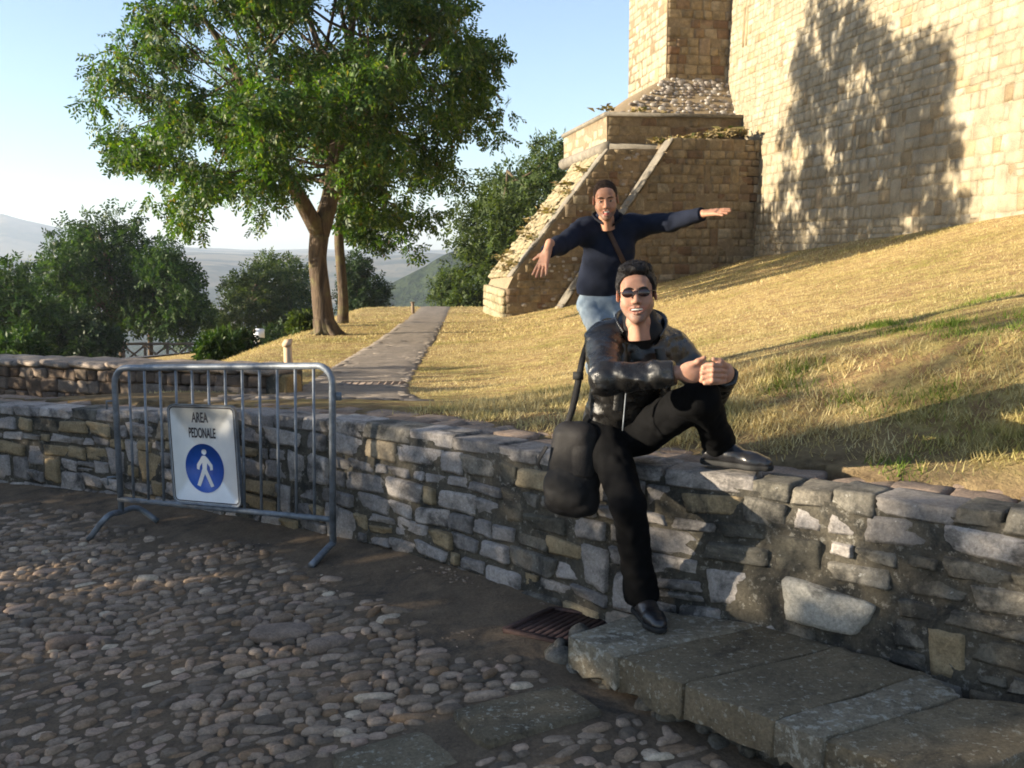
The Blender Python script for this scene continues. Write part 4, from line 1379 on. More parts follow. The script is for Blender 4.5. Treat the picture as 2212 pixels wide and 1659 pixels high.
# low hanging sprays at the edge of the crown
ex_pts = [(1075, 290, 22), (1085, 240, 20), (1000, 395, 18), (975, 375, 24), (430, 490, 20), (385, 470, 24), (200, 225, 24), (250, 335, 18), (1060, 110, 26), (215, 160, 26), (340, 425, 26), (870, 420, 26), (560, 485, 18)]
exC = np.array([list(P(x, y, YT + random.uniform(-1.5, 1.5))) for x, y, _ in ex_pts]); exR = np.array([q * YT / FOC for _, _, q in ex_pts])
limbs = [([fork, P(655, 440, YT - .3), P(615, 365, YT - .6), P(560, 250, YT - .9), P(480, 100, YT - 1.2), P(420, 10, YT - 1.5)], [.17, .15, .12, .09, .06, .03]),
         ([fork, P(712, 430, YT + .1), P(725, 330, YT + .2), P(740, 200, YT + .3), P(760, 60, YT + .4), P(780, -160, YT)], [.19, .16, .13, .10, .07, .03]),
         ([P(725, 330, YT + .2), P(800, 230, YT), P(870, 150, YT - .5), P(950, 60, YT - .8)], [.10, .07, .05, .02]),
         ([P(738, 210, YT + .3), P(690, 100, YT + .8), P(640, -40, YT + 1)], [.08, .06, .02]),
         ([P(712, 430, YT + .1), P(800, 350, YT + 1.2), P(930, 300, YT + 2)], [.08, .05, .02])]
main_poly = [(640 + (x - 640) * .945, 100 + (y - 100) * .96) for x, y in main_poly]
big = poly_tree("ash_tree", main_poly, YT, 3.9, 290, .36, 155000, .078, M['leaf'], [b0, P(700, 690, YT), P(692, 620, YT), P(686, 560, YT), fork], [.27, .195, .175, .168, .18],
                "tall leafy tree with a forked trunk rising on the grass left of the stone path", seed=3, limbs=limbs, n_br=70, br=.04, droop=.8, extra=(exC, exR), sprig=12, holes=[(430, 160, 42), (345, 150, 26), (520, 60, 26), (640, 300, 16), (470, 300, 18), (720, 40, 45), (630, 60, 30), (390, 320, 18), (840, 20, 20), (560, 170, 18), (880, 330, 16), (300, 60, 20), (260, 190, 18), (380, 60, 24), (470, 220, 16), (800, 60, 20), (930, 200, 14), (700, 330, 14), (320, 280, 16), (560, 110, 18)])
# root flare
mb = MB()
for a in np.linspace(0, 6.28, 7)[:-1]:
    e = b0 + Vector((math.cos(a) * .38, math.sin(a) * .38, 0)); e.z = hz(e.x, e.y) - .04
    mb.add(*tubeg(smoothline([P(698, 690, YT) + Vector((math.cos(a) * .1, math.sin(a) * .1, 0)), b0 * .45 + e * .55 + Vector((0, 0, .12)), e], 4), np.linspace(.10, .04, 9), 8))
mb.build("roots", M['bark'], big, True)

YS = 24.5
s0 = foot(742, YS)
spoly = [(700, 380), (720, 440), (735, 490), (790, 500), (800, 545), (850, 500), (905, 555), (900, 500), (935, 470), (905, 440), (840, 420), (850, 330), (800, 240), (700, 260)]
poly_tree("slender_tree", spoly, YS, 1.8, 60, .34, 20000, .09, M['leaf'], [s0, P(741, 640, YS), P(735, 560, YS), P(733, 500, YS), P(745, 400, YS), P(760, 280, YS)], [.14, .115, .11, .11, .09, .04],
          "second slimmer tree standing just behind the big forked tree", seed=8, limbs=[([P(733, 500, YS), P(770, 460, YS), P(860, 450, YS)], [.06, .04, .02])], n_br=18, br=.03, droop=.8)

far_spec = [
    # name, polygon, distance, half depth, clumps, radius, leaves, leaf size, material, trunk px, label
    ("tall_park_tree", [(185, 455), (165, 500), (110, 530), (95, 600), (80, 690), (150, 720), (250, 700), (320, 690), (335, 620), (300, 560), (295, 500), (250, 470), (225, 480), (215, 452)], 52, 3.2, 90, .95, 15000, .27, 'leaf_far', 262, "tall broad dark green tree at left, its top leaning above its neighbours"),
    ("park_tree", [(330, 540), (300, 590), (290, 690), (340, 720), (400, 720), (440, 690), (425, 640), (400, 560), (370, 540)], 50, 2.4, 60, .8, 9500, .25, 'leaf_far', 318, "rounder tree right of the tallest one, with a bare trunk by the wooden fence"),
    ("edge_tree", [(-60, 600), (-60, 760), (60, 765), (110, 720), (95, 640), (60, 610), (35, 580), (0, 590)], 42, 2.6, 60, .8, 9000, .24, 'leaf_far', 20, "bushy tree at the left edge with pale wind blown leaves on top"),
    ("low_tree", [(40, 680), (40, 775), (200, 772), (215, 720), (180, 690), (120, 690)], 46, 1.8, 45, .7, 6500, .24, 'leaf_dark', 160, "low dark tree filling the gap under the tall tree"),
    ("oak_tree", [(560, 560), (520, 590), (500, 630), (445, 680), (440, 720), (480, 740), (600, 745), (680, 740), (690, 640), (655, 590), (620, 562)], 58, 3.0, 85, .9, 14000, .26, 'leaf_pale', 590, "broad grey green tree behind the white information board"),
    ("dark_tree", [(770, 545), (750, 600), (745, 690), (790, 690), (822, 660), (815, 615), (790, 580)], 45, 1.3, 34, .55, 5500, .2, 'leaf_dark', 765, "small dark tree peeping out behind the slim trunk"),
    ("slope_tree", [(1222, 300), (1165, 330), (1150, 370), (1075, 375), (1050, 430), (1005, 460), (990, 500), (1020, 540), (1000, 580), (1010, 625), (1110, 645), (1200, 560), (1240, 420)], 40, 2.6, 85, .72, 15000, .22, 'leaf_pale', 1095, "bushy grey green tree growing against the ramp of the castle"),
    ("round_bush", [(955, 590), (938, 620), (940, 648), (1000, 652), (1010, 620), (990, 595)], 44, .9, 22, .42, 3500, .16, 'leaf_pale', 970, "small round bush on the crest beside the castle tree"),
]
for n_, (nm, poly, Y, hd, nc, rad, nl, ls, mat, tpx, lab) in enumerate(far_spec):
    x = (tpx - 1106) / FOC * Y
    base = Vector((x, Y, float(hill_z(x, Y)) - .1))
    ar = np.array(poly, dtype=float)
    top = P(float(ar[:, 0].mean()), float(ar[:, 1].min() * .6 + ar[:, 1].mean() * .4), Y)
    mid = base * .45 + top * .55; mid.x = base.x * .8 + top.x * .2
    tr0 = .012 * (top.z - base.z) + .05
    poly_tree(nm, poly, Y, hd, nc, rad * .82, int(nl * 1.9), ls * .66, M[mat], [base, base * .7 + mid * .3, mid, top], [tr0 * 1.5, tr0 * 1.1, tr0, tr0 * .3], lab, "bush" if 'bush' in nm else "tree", seed=20 + n_, n_br=16, br=tr0 * .5, droop=.2, flat=.8)

def shrub(name, c, rx, rz, n, leaf, mat, label, seed, cat="bush"):
    r = np.random.default_rng(seed)
    m = 26
    d = r.normal(size=(m, 3)); d /= np.linalg.norm(d, axis=1)[:, None]
    C = np.array(c) + np.array([0, 0, rz * .9]) + d * np.array([rx, rx * .8, rz]) * (r.uniform(.1, .75, m) ** .5)[:, None]
    C[:, 2] = np.maximum(C[:, 2], c[2] + .1)
    root = thing(name, c, label, cat)
    V, F = leaves_mesh(C, np.full(m, min(rx, rz) * .42), n, leaf, r, .1)
    mk("foliage", V, F, M[mat], root)
    mb = MB()
    for q in range(7):
        mb.add(*tubeg(smoothline([c, np.array(c) * .5 + C[q] * .5 + r.normal(0, .05, 3), C[q]], 3), np.linspace(.03, .008, 7), 5))
    mb.build("stems", M['bark'], root, True)
def sh(name, px, pyb, Y, rpx, hpx, n, leaf, mat, label, seed):
    p = P(px, pyb, Y)
    z = float(hill_z(p.x, Y)) - .05
    top = P(px, pyb - hpx, Y).z
    rz = max((top - z) / 2, .2)
    shrub(name, (p.x, Y, z), rpx * Y / FOC, rz, n, leaf, mat, label, seed)
sh("round_shrub", 475, 780, 21, 42, 62, 4200, .10, 'leaf_far', "leafy light green shrub at the edge of the grass behind the low walls", 61)
sh("dark_shrub", 525, 770, 24, 26, 46, 2500, .10, 'leaf_dark', "small dark shrub between the light green shrub and the white board", 62)
sh("grey_shrub", 655, 742, 23, 28, 40, 2600, .10, 'leaf_pale', "grey green shrub tucked left of the big forked trunk", 63)
sh("black_shrub", 208, 790, 40, 48, 90, 4200, .16, 'leaf_dark', "round almost black shrub under the tall park tree", 64)
sh("roadside_shrub", 620, 745, 40, 60, 46, 3600, .15, 'leaf_dark', "low dark shrub behind the white information board", 65)
sh("thicket", 40, 800, 30, 90, 95, 6500, .14, 'leaf_far', "dense green thicket at the far left behind the wall", 66)
sh("crest_shrub", 1010, 655, 38, 40, 40, 2600, .14, 'leaf_pale', "low shrub at the end of the path under the castle tree", 67)

# unseen trees added off to the left, heights shaped to cast the yard's shade
def shade_tree(name, x, y, top, w, n, leaf, label, seed, low=.0, deep=.5):
    r = np.random.default_rng(seed)
    z0 = float(ground_z(max(min(x, 3), -8), min(max(y, -4), 8))) - .3
    m = int(30 + w * 16)
    yy = r.uniform(-1, 1, m)
    C = np.stack([x + r.normal(0, deep, m), y + yy * w / 2, z0 + low + r.uniform(0, 1, m) ** .75 * (top - z0 - low) * (1 - .08 * np.abs(yy) ** 2) - .25], -1)
    root = thing(name, (x, y, z0), label, "tree", "unseen trees added to shade the yard")
    V, F = leaves_mesh(C, r.uniform(.22, .42, m) * (.7 + .1 * (top - z0)), n, leaf, r, .4)
    mk("crown", V, F, M['leaf_far'], root)
    h = top - z0
    tp = smoothline([(x, y, z0 - .3), (x + .1, y, z0 + h * .4), (x, y + .1, z0 + h * .8)], 4)
    MB().add(*tubeg(tp, np.linspace(.16, .05, len(tp)), 8)).build("trunk", M['bark'], root, True)
    branch_tubes(tp, None, C, r, 10, .04).build("branches", M['bark'], root, True)
SHADE = [(-9.6, -1.6, 4.6, 3.0, 9000), (-9.6, .9, 3.7, 2.2, 8000), (-9.6, 2.35, 2.98, 1.6, 7000), (-9.6, 3.55, 3.3, 1.3, 4500), (-9.6, 4.9, 2.75, 1.8, 6000), (-9.6, 6.4, 2.45, 1.8, 5600), (-9.6, 7.9, 2.32, 1.7, 5000), (-9.6, 9.2, 2.25, 1.5, 3200), (-9.6, 10.7, 2.15, 1.6, 3200)]
r_ = np.random.default_rng(300)
names_ = ["first and tallest", "second", "third and low", "fourth, slim", "fifth", "sixth", "seventh", "eighth", "ninth and last"]
for n_, (x, y, h, w, n) in enumerate(SHADE):
    shade_tree("shade_row_tree", x, y, h, w, n, .13, "unseen tree added left of the viewer to shade the yard, %s along the row from the back" % names_[n_], 80 + n_)
shade_tree("shade_row_tree", -12.5, 3.4, 4.75, 2.8, 900, .14, "unseen tree with a bare stem, added behind the row to dapple the grass", 94, 4.5, .4)  # raised unseen crown, added to throw broken shade on the right-hand grass

# weeds on the castle
def weeds(name, spots, label, seed, n_each=60, ln=.28, mat='dry'):
    r = np.random.default_rng(seed)
    V, F = [], []
    for c, rad in spots:
        c = np.array(c)
        for q in range(n_each):
            p = c + r.normal(0, rad, 3) * np.array([1, 1, .25])
            L = ln * r.uniform(.5, 1.3)
            d = np.array([r.normal(0, .5), r.normal(0, .5), 1.0]); d /= np.linalg.norm(d)
            s = np.cross(d, r.normal(size=3)); s /= np.linalg.norm(s)
            k = len(V)
            V += [p - s * .006, p + s * .006, p + d * L * .6 + s * .004, p + d * L + np.array([r.normal(0, .1), r.normal(0, .1), -.06])]
            F += [[k, k + 1, k + 2, k + 3]]
    o = mk(name, np.array(V), np.array(F), M[mat], castle)
    o["kind"] = "stuff"
weeds("ledge_weeds", [(onface(x, y, D0, X0) + bw3 * rr_, .16) for x, y, rr_ in ((1560, 294, .4), (1590, 292, .3), (1590, 282, .5), (1575, 285, .6), (1530, 292, .8), (1490, 296, .9), (1450, 300, .9), (1598, 288, .2))], "", 91, 70, .16)
weeds("ramp_weeds", [(pr[4] + e1 * Ls * t + e2 * o_f + up * .1, .16) for t, o_f in ((.05, 1.2), (.12, 1.6), (.2, 2.4), (.32, 1.2), (.4, 2.6), (.5, 1.0), (.55, 1.9), (.66, .9), (.75, 1.6), (.85, 1.0), (.08, .6), (.28, .6), (.48, 3.0), (.16, 3.2))], "", 92, 40, .10)
weeds("roof_weeds", [(b0_, .10) for b0_ in (np.array(onface(1385, 238, D2, X2)) + bw3 * .3, np.array(onface(1450, 245, D2, X2)) + bw3 * .4, np.array(onface(1312, 238, D2, X2)) + bw3 * .1)], "", 93, 25, .16)

# ------------------------------------------------------------------ grass blades on the slope
r = np.random.default_rng(101)
def blades(n, ymin, ymax, L0, seed, wid, pw=1.0):
    r = np.random.default_rng(seed)
    y = ymin + (ymax - ymin) * r.random(n) ** pw
    x = r.uniform(-.5, .52, n) * y + r.uniform(-.3, .3, n)
    z, sd = top_terrain(x, y)
    onp = np.abs(x - path_x(y)) < np.interp(y, [6.6, 7.6, 9.0, 10.5, 16, 34], [0.95, 0.85, 0.66, 0.56, 0.53, 0.55]) - .03
    thin = fbm(x, y, 111, 1.6) + .6 * fbm(x, y, 115, 5.0)
    edge = np.clip((sd - .5) / .8, 0, 1)
    ok = (sd > .46) & ~(onp & (y < 36)) & (thin * .8 + r.uniform(-.9, .55, n) < .1 + .4 * edge) & (x < 10.0 - .15 * y) & (r.random(n) < .25 + .75 * edge)
    ok &= ~((x < -2.0) & (y < 9.6))
    x, y, z = x[ok], y[ok], z[ok]; n = len(x)
    L = L0 * r.uniform(.5, 1.5, n) * (1 + .5 * np.clip(fbm(x, y, 121, .8), 0, 1))
    a = r.uniform(0, 6.28, n); tilt = r.uniform(.5, 1.45, n)
    d = np.stack([np.cos(a) * np.sin(tilt), np.sin(a) * np.sin(tilt), np.cos(tilt)], -1)
    s = np.stack([-np.sin(a), np.cos(a), np.zeros(n)], -1) * (wid * r.uniform(.6, 1.4, n))[:, None]
    b = np.stack([x, y, z - .004], -1)
    V = np.stack([b - s, b + s, b + d * L[:, None] + np.array([0, 0, -.15]) * (L * tilt)[:, None]], 1).reshape(-1, 3)
    return V, np.arange(len(V)).reshape(-1, 3)
mb = MB()
mb.add(*blades(170000, 4.2, 9.5, .024, 131, .0022))
mb.add(*blades(150000, 9.0, 18, .034, 132, .0042))
mb.add(*blades(120000, 17, 38, .055, 133, .009))
g = mb.build("dry_grass", M['blade'], None)
meta(g, "short dry grass covering the sunlit slope", "grass", None, "stuff")
# longer tufts along the head of the wall and a few green weeds
def tufts(spots, L0, n_each, seed, mat, name, label):
    r = np.random.default_rng(seed)
    V = []
    for (x, y, rad) in spots:
        n = n_each
        xx = x + r.normal(0, rad, n); yy = y + r.normal(0, rad, n)
        zz = top_terrain(xx, yy)[0]
        L = L0 * r.uniform(.4, 1.4, n); a = r.uniform(0, 6.28, n); tl = r.uniform(.3, 1.3, n)
        d = np.stack([np.cos(a) * np.sin(tl), np.sin(a) * np.sin(tl), np.cos(tl)], -1)
        s = np.stack([-np.sin(a), np.cos(a), np.zeros(n)], -1) * .003
        b = np.stack([xx, yy, zz], -1)
        V.append(np.stack([b - s, b + s, b + d * L[:, None] + np.array([0, 0, -.12]) * L[:, None]], 1).reshape(-1, 3))
    V = np.concatenate(V)
    o = mk(name, V, np.arange(len(V)).reshape(-1, 3), M[mat], None)
    return meta(o, label, "grass", None, "stuff")
sp = []
for k in range(420):
    s = r.uniform(s_of((-1.0, 6)), WS[-1] - .7)
    x, y, zb_, zt_, a = wall_at(s)
    q = r.uniform(.50, 1.6)
    sp.append((x - math.sin(a) * q, y + math.cos(a) * q, r.uniform(.03, .10)))
tufts(sp, .06, 70, 141, 'blade', "straw_tufts", "ragged straw tufts behind the head of the wall")
gs = [P(1868, 772, 7.0), P(1700, 880, 5.5), P(1990, 840, 6), P(2100, 700, 8), P(1940, 960, 4.9), P(1800, 765, 7.2), P(2150, 880, 5.4)]
tufts([(p.x, p.y, .12) for p in gs] + [(p.x + r.normal(0, .2), p.y + r.normal(0, .2), .06) for p in gs for _ in range(3)], .06, 130, 142, 'weed', "green_weeds", "patches of fresh green weed in the dry grass")
# ------------------------------------------------------------------ crowd barrier with the pedestrian sign
def ppath(pts, Y): return [P(x, y, Y) for x, y in pts]
gL, gR = ground_hit(264, 1150), ground_hit(700, 1200)
YL, YR = gL.y, ground_hit(719, 1188).y - .06
TL, TR = P(246, 795, YL), P(718, 790, YR)          # outer top corners
BL, BR = P(262, 1106, YL), P(719, 1172, YR)        # feet of the posts
bar_root = thing("crowd_barrier", (BL + BR) / 2, "grey galvanised steel crowd barrier standing in front of the low wall", "barrier")
ax = (TR - TL).normalized()
t_r = .019
def corner(a, c, b, rad=.10, n=6):
    """rounded corner from a via c to b"""
    u = (a - c).normalized(); w = (b - c).normalized()
    return [c + u * rad * (1 - math.sin(t)) + w * rad * (1 - math.cos(t)) for t in np.linspace(0, math.pi / 2, n)]
pts = [BL] + corner(BL, TL, TR) + corner(TL, TR, BR) + [BR]
frame_o = MB().add(*tubeg(pts, t_r, 12)).build("frame", M['metal'], bar_root, True)
rl, rr2 = P(257, 1078, YL), P(719, 1122, YR)
MB().add(*tubeg([rl, rr2], .0165, 12)).build("bottom_rail", M['metal'], bar_root, True)
for k in range(1, 13):
    f = k / 13
    top = TL.lerp(TR, f); bot = rl.lerp(rr2, f)
    MB().add(*tubeg([top, bot], .0085, 8)).build("upright_bar", M['metal'], bar_root, True)
# bent feet
fpts = [ground_hit(192, 1170) + Vector((0, 0, .015)), P(232, 1116, YL - .16), P(262, 1106, YL), P(297, 1098, YL + .10), ground_hit(341, 1131) + Vector((0, 0, .015))]
MB().add(*tubeg(smoothline(fpts, 5), .018, 10)).build("foot", M['metal'], bar_root, True)
f0 = ground_hit(672, 1228) + Vector((0, 0, .015))
fp2 = [f0, f0.lerp(BR, .78), BR + Vector((.0, .0, .0)), BR + Vector((0, .005, .06))]
MB().add(*tubeg(smoothline(fp2, 5), .019, 10)).build("foot", M['metal'], bar_root, True)
# coupling hooks and the clip plate
for (px, py, Y, w) in ((242, 866, YL, -1), (244, 1030, YL, -1)):
    p = P(px, py, Y)
    MB().add(*tubeg([p + Vector((.02, 0, 0)), p + Vector((-.03, -.01, 0)), p + Vector((-.03, -.01, -.05))], .006, 6)).build("coupling_hook", M['metal'], bar_root, True)
p = P(728, 856, YR)
MB().add(*boxg(p, ax * .03, Vector((0, .006, 0)), Vector((0, 0, .022)))).build("clip_plate", M['metal'], bar_root)

# the sign hung on it
nv = ax.cross(Vector((0, 0, 1))).normalized()
if nv.y > 0: nv = -nv                                # towards the viewer
base0 = TL + nv * .03
def plane_hit(px, py, off=0.0):
    o = Vector((0, 0, CAM_H)); d = P(px, py, 5.0) - o
    q = base0 + nv * off
    return o + d * ((q - o).dot(nv) / d.dot(nv))
s_tl, s_tr, s_br, s_bl = plane_hit(366, 876), plane_hit(510, 879), plane_hit(517, 1094), plane_hit(377, 1081)
so = (s_bl + s_br) / 2
ex = ((s_tr - s_tl) + (s_br - s_bl)).normalized()
ey = nv.cross(ex); ey = ey if ey.z > 0 else -ey
SWd = ((s_tr - s_tl).length + (s_br - s_bl).length) / 2
SHt = ((s_tl - s_bl).length + (s_tr - s_br).length) / 2
sc_ = (s_tl + s_tr + s_br + s_bl) / 4
sign = thing("pedestrian_sign", so, "white rectangular pedestrian area sign with blue walking figure hung on the barrier", "sign")
def sp(u, v, off=0.0): return sc_ + ex * u + ey * v + nv * off
def rrect(w, h, rad, n=6):
    out = []
    for cx, cy, a0 in ((w / 2 - rad, h / 2 - rad, 0), (-w / 2 + rad, h / 2 - rad, 90), (-w / 2 + rad, -h / 2 + rad, 180), (w / 2 - rad, -h / 2 + rad, 270)):
        for a in np.linspace(a0, a0 + 90, n):
            out.append((cx + rad * math.cos(R(a)), cy + rad * math.sin(R(a))))
    return out
def plate(name, outline, off0, off1, mat, parent):
    n = len(outline)
    V = [sp(u, v, off1) for u, v in outline] + [sp(u, v, off0) for u, v in outline] + [sp(*np.mean(outline, 0), off1)]
    k = np.arange(n)
    mb = MB().add([list(v) for v in V], [np.stack([k, (k + 1) % n, (k + 1) % n + n, k + n], 1), np.stack([k, (k + 1) % n, np.full(n, 2 * n)], 1)])
    return mb.build(name, mat, parent)
def ring(name, o1, o2, off0, off1, mat, parent):
    n = len(o1)
    V = [sp(u, v, off1) for u, v in o1] + [sp(u, v, off1) for u, v in o2] + [sp(u, v, off0) for u, v in o1]
    k = np.arange(n); j = (k + 1) % n
    mb = MB().add([list(v) for v in V], [np.stack([k, j, j + n, k + n], 1), np.stack([k, j, j + 2 * n, k + 2 * n], 1)])
    return mb.build(name, mat, parent)
plate("panel", rrect(SWd, SHt, .035), -.012, .004, M['sign_white'], sign)
ring("rim", rrect(SWd + .016, SHt + .016, .043), rrect(SWd - .006, SHt - .006, .032), -.014, .008, M['metal'], sign)
ring("black_border", rrect(SWd - .010, SHt - .010, .030), rrect(SWd - .024, SHt - .024, .024), .0045, .0052, M['sign_black'], sign)
cy_ = SHt * (.5 - 137 / 216.)
circ = lambda rad: [(rad * math.cos(a), cy_ + rad * math.sin(a)) for a in np.linspace(0, 2 * math.pi, 48, endpoint=False)]
rd_ = SHt * .252
plate("blue_disc", circ(rd_), .0045, .0062, M['sign_blue'], sign)
# walking figure
q = rd_ / 54.0
fy = cy_
fig = sign
mbv = MB()
head = [(q * 2 + 7 * q * math.cos(a), fy + 36 * q + 6.2 * q * math.sin(a)) for a in np.linspace(0, 6.283, 16, endpoint=False)]
plate("walking_head", head, .0062, .0076, M['sign_white'], sign)
body = [(-7, 24), (-3, 28), (5, 28), (13, 21), (24, 8), (24, -2), (17, -4), (16, 4), (9, 12), (7, -2), (25, -38), (16, -41), (1, -12), (-14, -41), (-23, -38), (-5, 0), (-5, 12), (-12, 4), (-14, -4), (-21, -2), (-20, 8)]
n = len(body)
import mathutils.geometry as mg
tris = mg.tessellate_polygon([[Vector((a, b, 0)) for a, b in body]])
mk("walking_figure", [list(sp(a * q, fy + b * q, .0076)) for a, b in body], np.array([list(t) for t in tris]), M['sign_white'], sign)
def text(word, u, v, h, squeeze, name):
    cu = bpy.data.curves.new(name, 'FONT')
    cu.body = word; cu.size = 1; cu.align_x = 'CENTER'; cu.offset = .02
    tmp = bpy.data.objects.new(name + "_tmp", cu); COL.objects.link(tmp)
    dg = bpy.context.evaluated_depsgraph_get()
    me = bpy.data.meshes.new_from_object(tmp.evaluated_get(dg))
    bpy.data.objects.remove(tmp)
    co = np.array([list(w.co) for w in me.vertices])
    hgt = co[:, 1].max() - co[:, 1].min()
    k = h / hgt
    y0_ = co[:, 1].min()
    for w, c in zip(me.vertices, co):
        w.co = sp(u + c[0] * k * squeeze, v + (c[1] - y0_) * k, .0066)
    me.materials.clear(); me.materials.append(M['sign_black'])
    return obj(name, me, sign)
text("AREA", -.02 * SWd, SHt * (.5 - 36 / 216.), SHt * .105, .60, "word_area")
text("PEDONALE", -.0 * SWd, SHt * (.5 - 70 / 216.), SHt * .105, .50, "word_pedonale")
for v in (-.31, .40):
    MB().add(*boxg(sp(-.02, SHt * v, -.018), ex * SWd * .3, nv * .006, ey * .012)).build("bracket", M['metal'], sign)

# ------------------------------------------------------------------ small things on the hill
p = P(624, 838, 10.6)
z0 = hz(p.x, 10.6)
post = thing("stone_post", (p.x, 10.6, z0), "short pale post with a slanted cap at the edge of the path", "post")
t = P(620, 742, 10.6)
V, F = hexa([(p.x - .028, 10.55, z0 - .1), (p.x + .05, 10.55, z0 - .1), (p.x + .05, 10.65, z0 - .1), (p.x - .028, 10.65, z0 - .1)], [(t.x - .028, 10.55, t.z - .03), (t.x + .034, 10.55, t.z - .03), (t.x + .034, 10.65, t.z), (t.x - .028, 10.65, t.z)])
mk("shaft", V, F, M['postwood'], post)
V, F = boxg((t.x + .003, 10.6, t.z + .006), (.040, 0, .004), (0, .062, .016), (0, 0, .017))
mk("cap", V, F, M['board'] if False else M['postwood'], post)

YB = 27.0
p = P(560, 748, YB); zb0 = float(hill_z(p.x, YB))
ib = thing("information_board", (p.x, YB, zb0), "small white information board with a sloping top on a post before the trees", "board")
a = P(546, 712, YB)
MB().add(*boxg((a.x + .05, YB, (a.z + zb0) / 2 - .1), (.03, 0, 0), (0, .03, 0), (0, 0, (a.z - zb0) / 2 + .1))).build("post", M['wood'], ib)
V, F = hexa([P(546, 727, YB - .2), P(572, 730, YB - .2), P(572, 730, YB + .25), P(546, 727, YB + .25)], [P(552, 710, YB + .1), P(569, 710, YB + .1), P(571, 711, YB + .4), P(553, 711, YB + .4)])
mk("sloping_top", V, F, M['board'], ib)
V, F = hexa([P(549, 744, YB - .05), P(561, 744, YB - .05), P(561, 744, YB + .02), P(549, 744, YB + .02)], [P(549, 731, YB - .05), P(561, 731, YB - .05), P(561, 731, YB + .02), P(549, 731, YB + .02)])
mk("lower_panel", V, F, M['board'], ib)

p = P(893, 672, 30.0); zz = hz(p.x, 30)
wp = thing("wooden_stake", (p.x, 30, zz), "thin wooden stake at the left edge of the path near the crest", "post")
MB().add(*tubeg([(p.x, 30, zz - .1), (p.x - .02, 30, P(893, 654, 30).z)], .045, 8)).build("stake", M['wood'], wp, True)
MB().add(*boxg((p.x - .02, 30, P(893, 653, 30).z), (.055, 0, 0), (0, .055, 0), (0, 0, .015))).build("stake_cap", M['wood'], wp)

# rustic fence with crossed braces
YF = 42.0
fz = float(hill_z((350 - 1106) / FOC * YF, YF))
fx0, fx1 = (262 - 1106) / FOC * YF, (455 - 1106) / FOC * YF
ft = P(350, 738, YF).z; fb = float(hill_z((350 - 1106) / FOC * YF, YF)) + .05; ft = fb + .75
fence = thing("rustic_fence", ((fx0 + fx1) / 2, YF, fb), "rustic wooden rail fence with crossed braces below the trees", "fence")
npan = 4
pw = (fx1 - fx0) / npan
for k in range(npan + 1):
    x = fx0 + pw * k
    MB().add(*tubeg([(x, YF, fb - 1.2), (x, YF, ft + .05)], .06, 8)).build("fence_post", M['wood'], fence, True)
for k in range(npan):
    x = fx0 + pw * k; dz = .10 * (k - 1.5)
    MB().add(*tubeg([(x - .1, YF - .06, ft), (x + pw + .1, YF - .06, ft + .03)], .05, 8)).build("top_rail", M['wood'], fence, True)
    MB().add(*tubeg([(x, YF - .05, ft - .04), (x + pw, YF - .05, fb + .02)], .04, 8)).build("brace", M['wood'], fence, True)
    MB().add(*tubeg([(x, YF + .05, fb + .02), (x + pw, YF + .05, ft - .04)], .04, 8)).build("brace", M['wood'], fence, True)
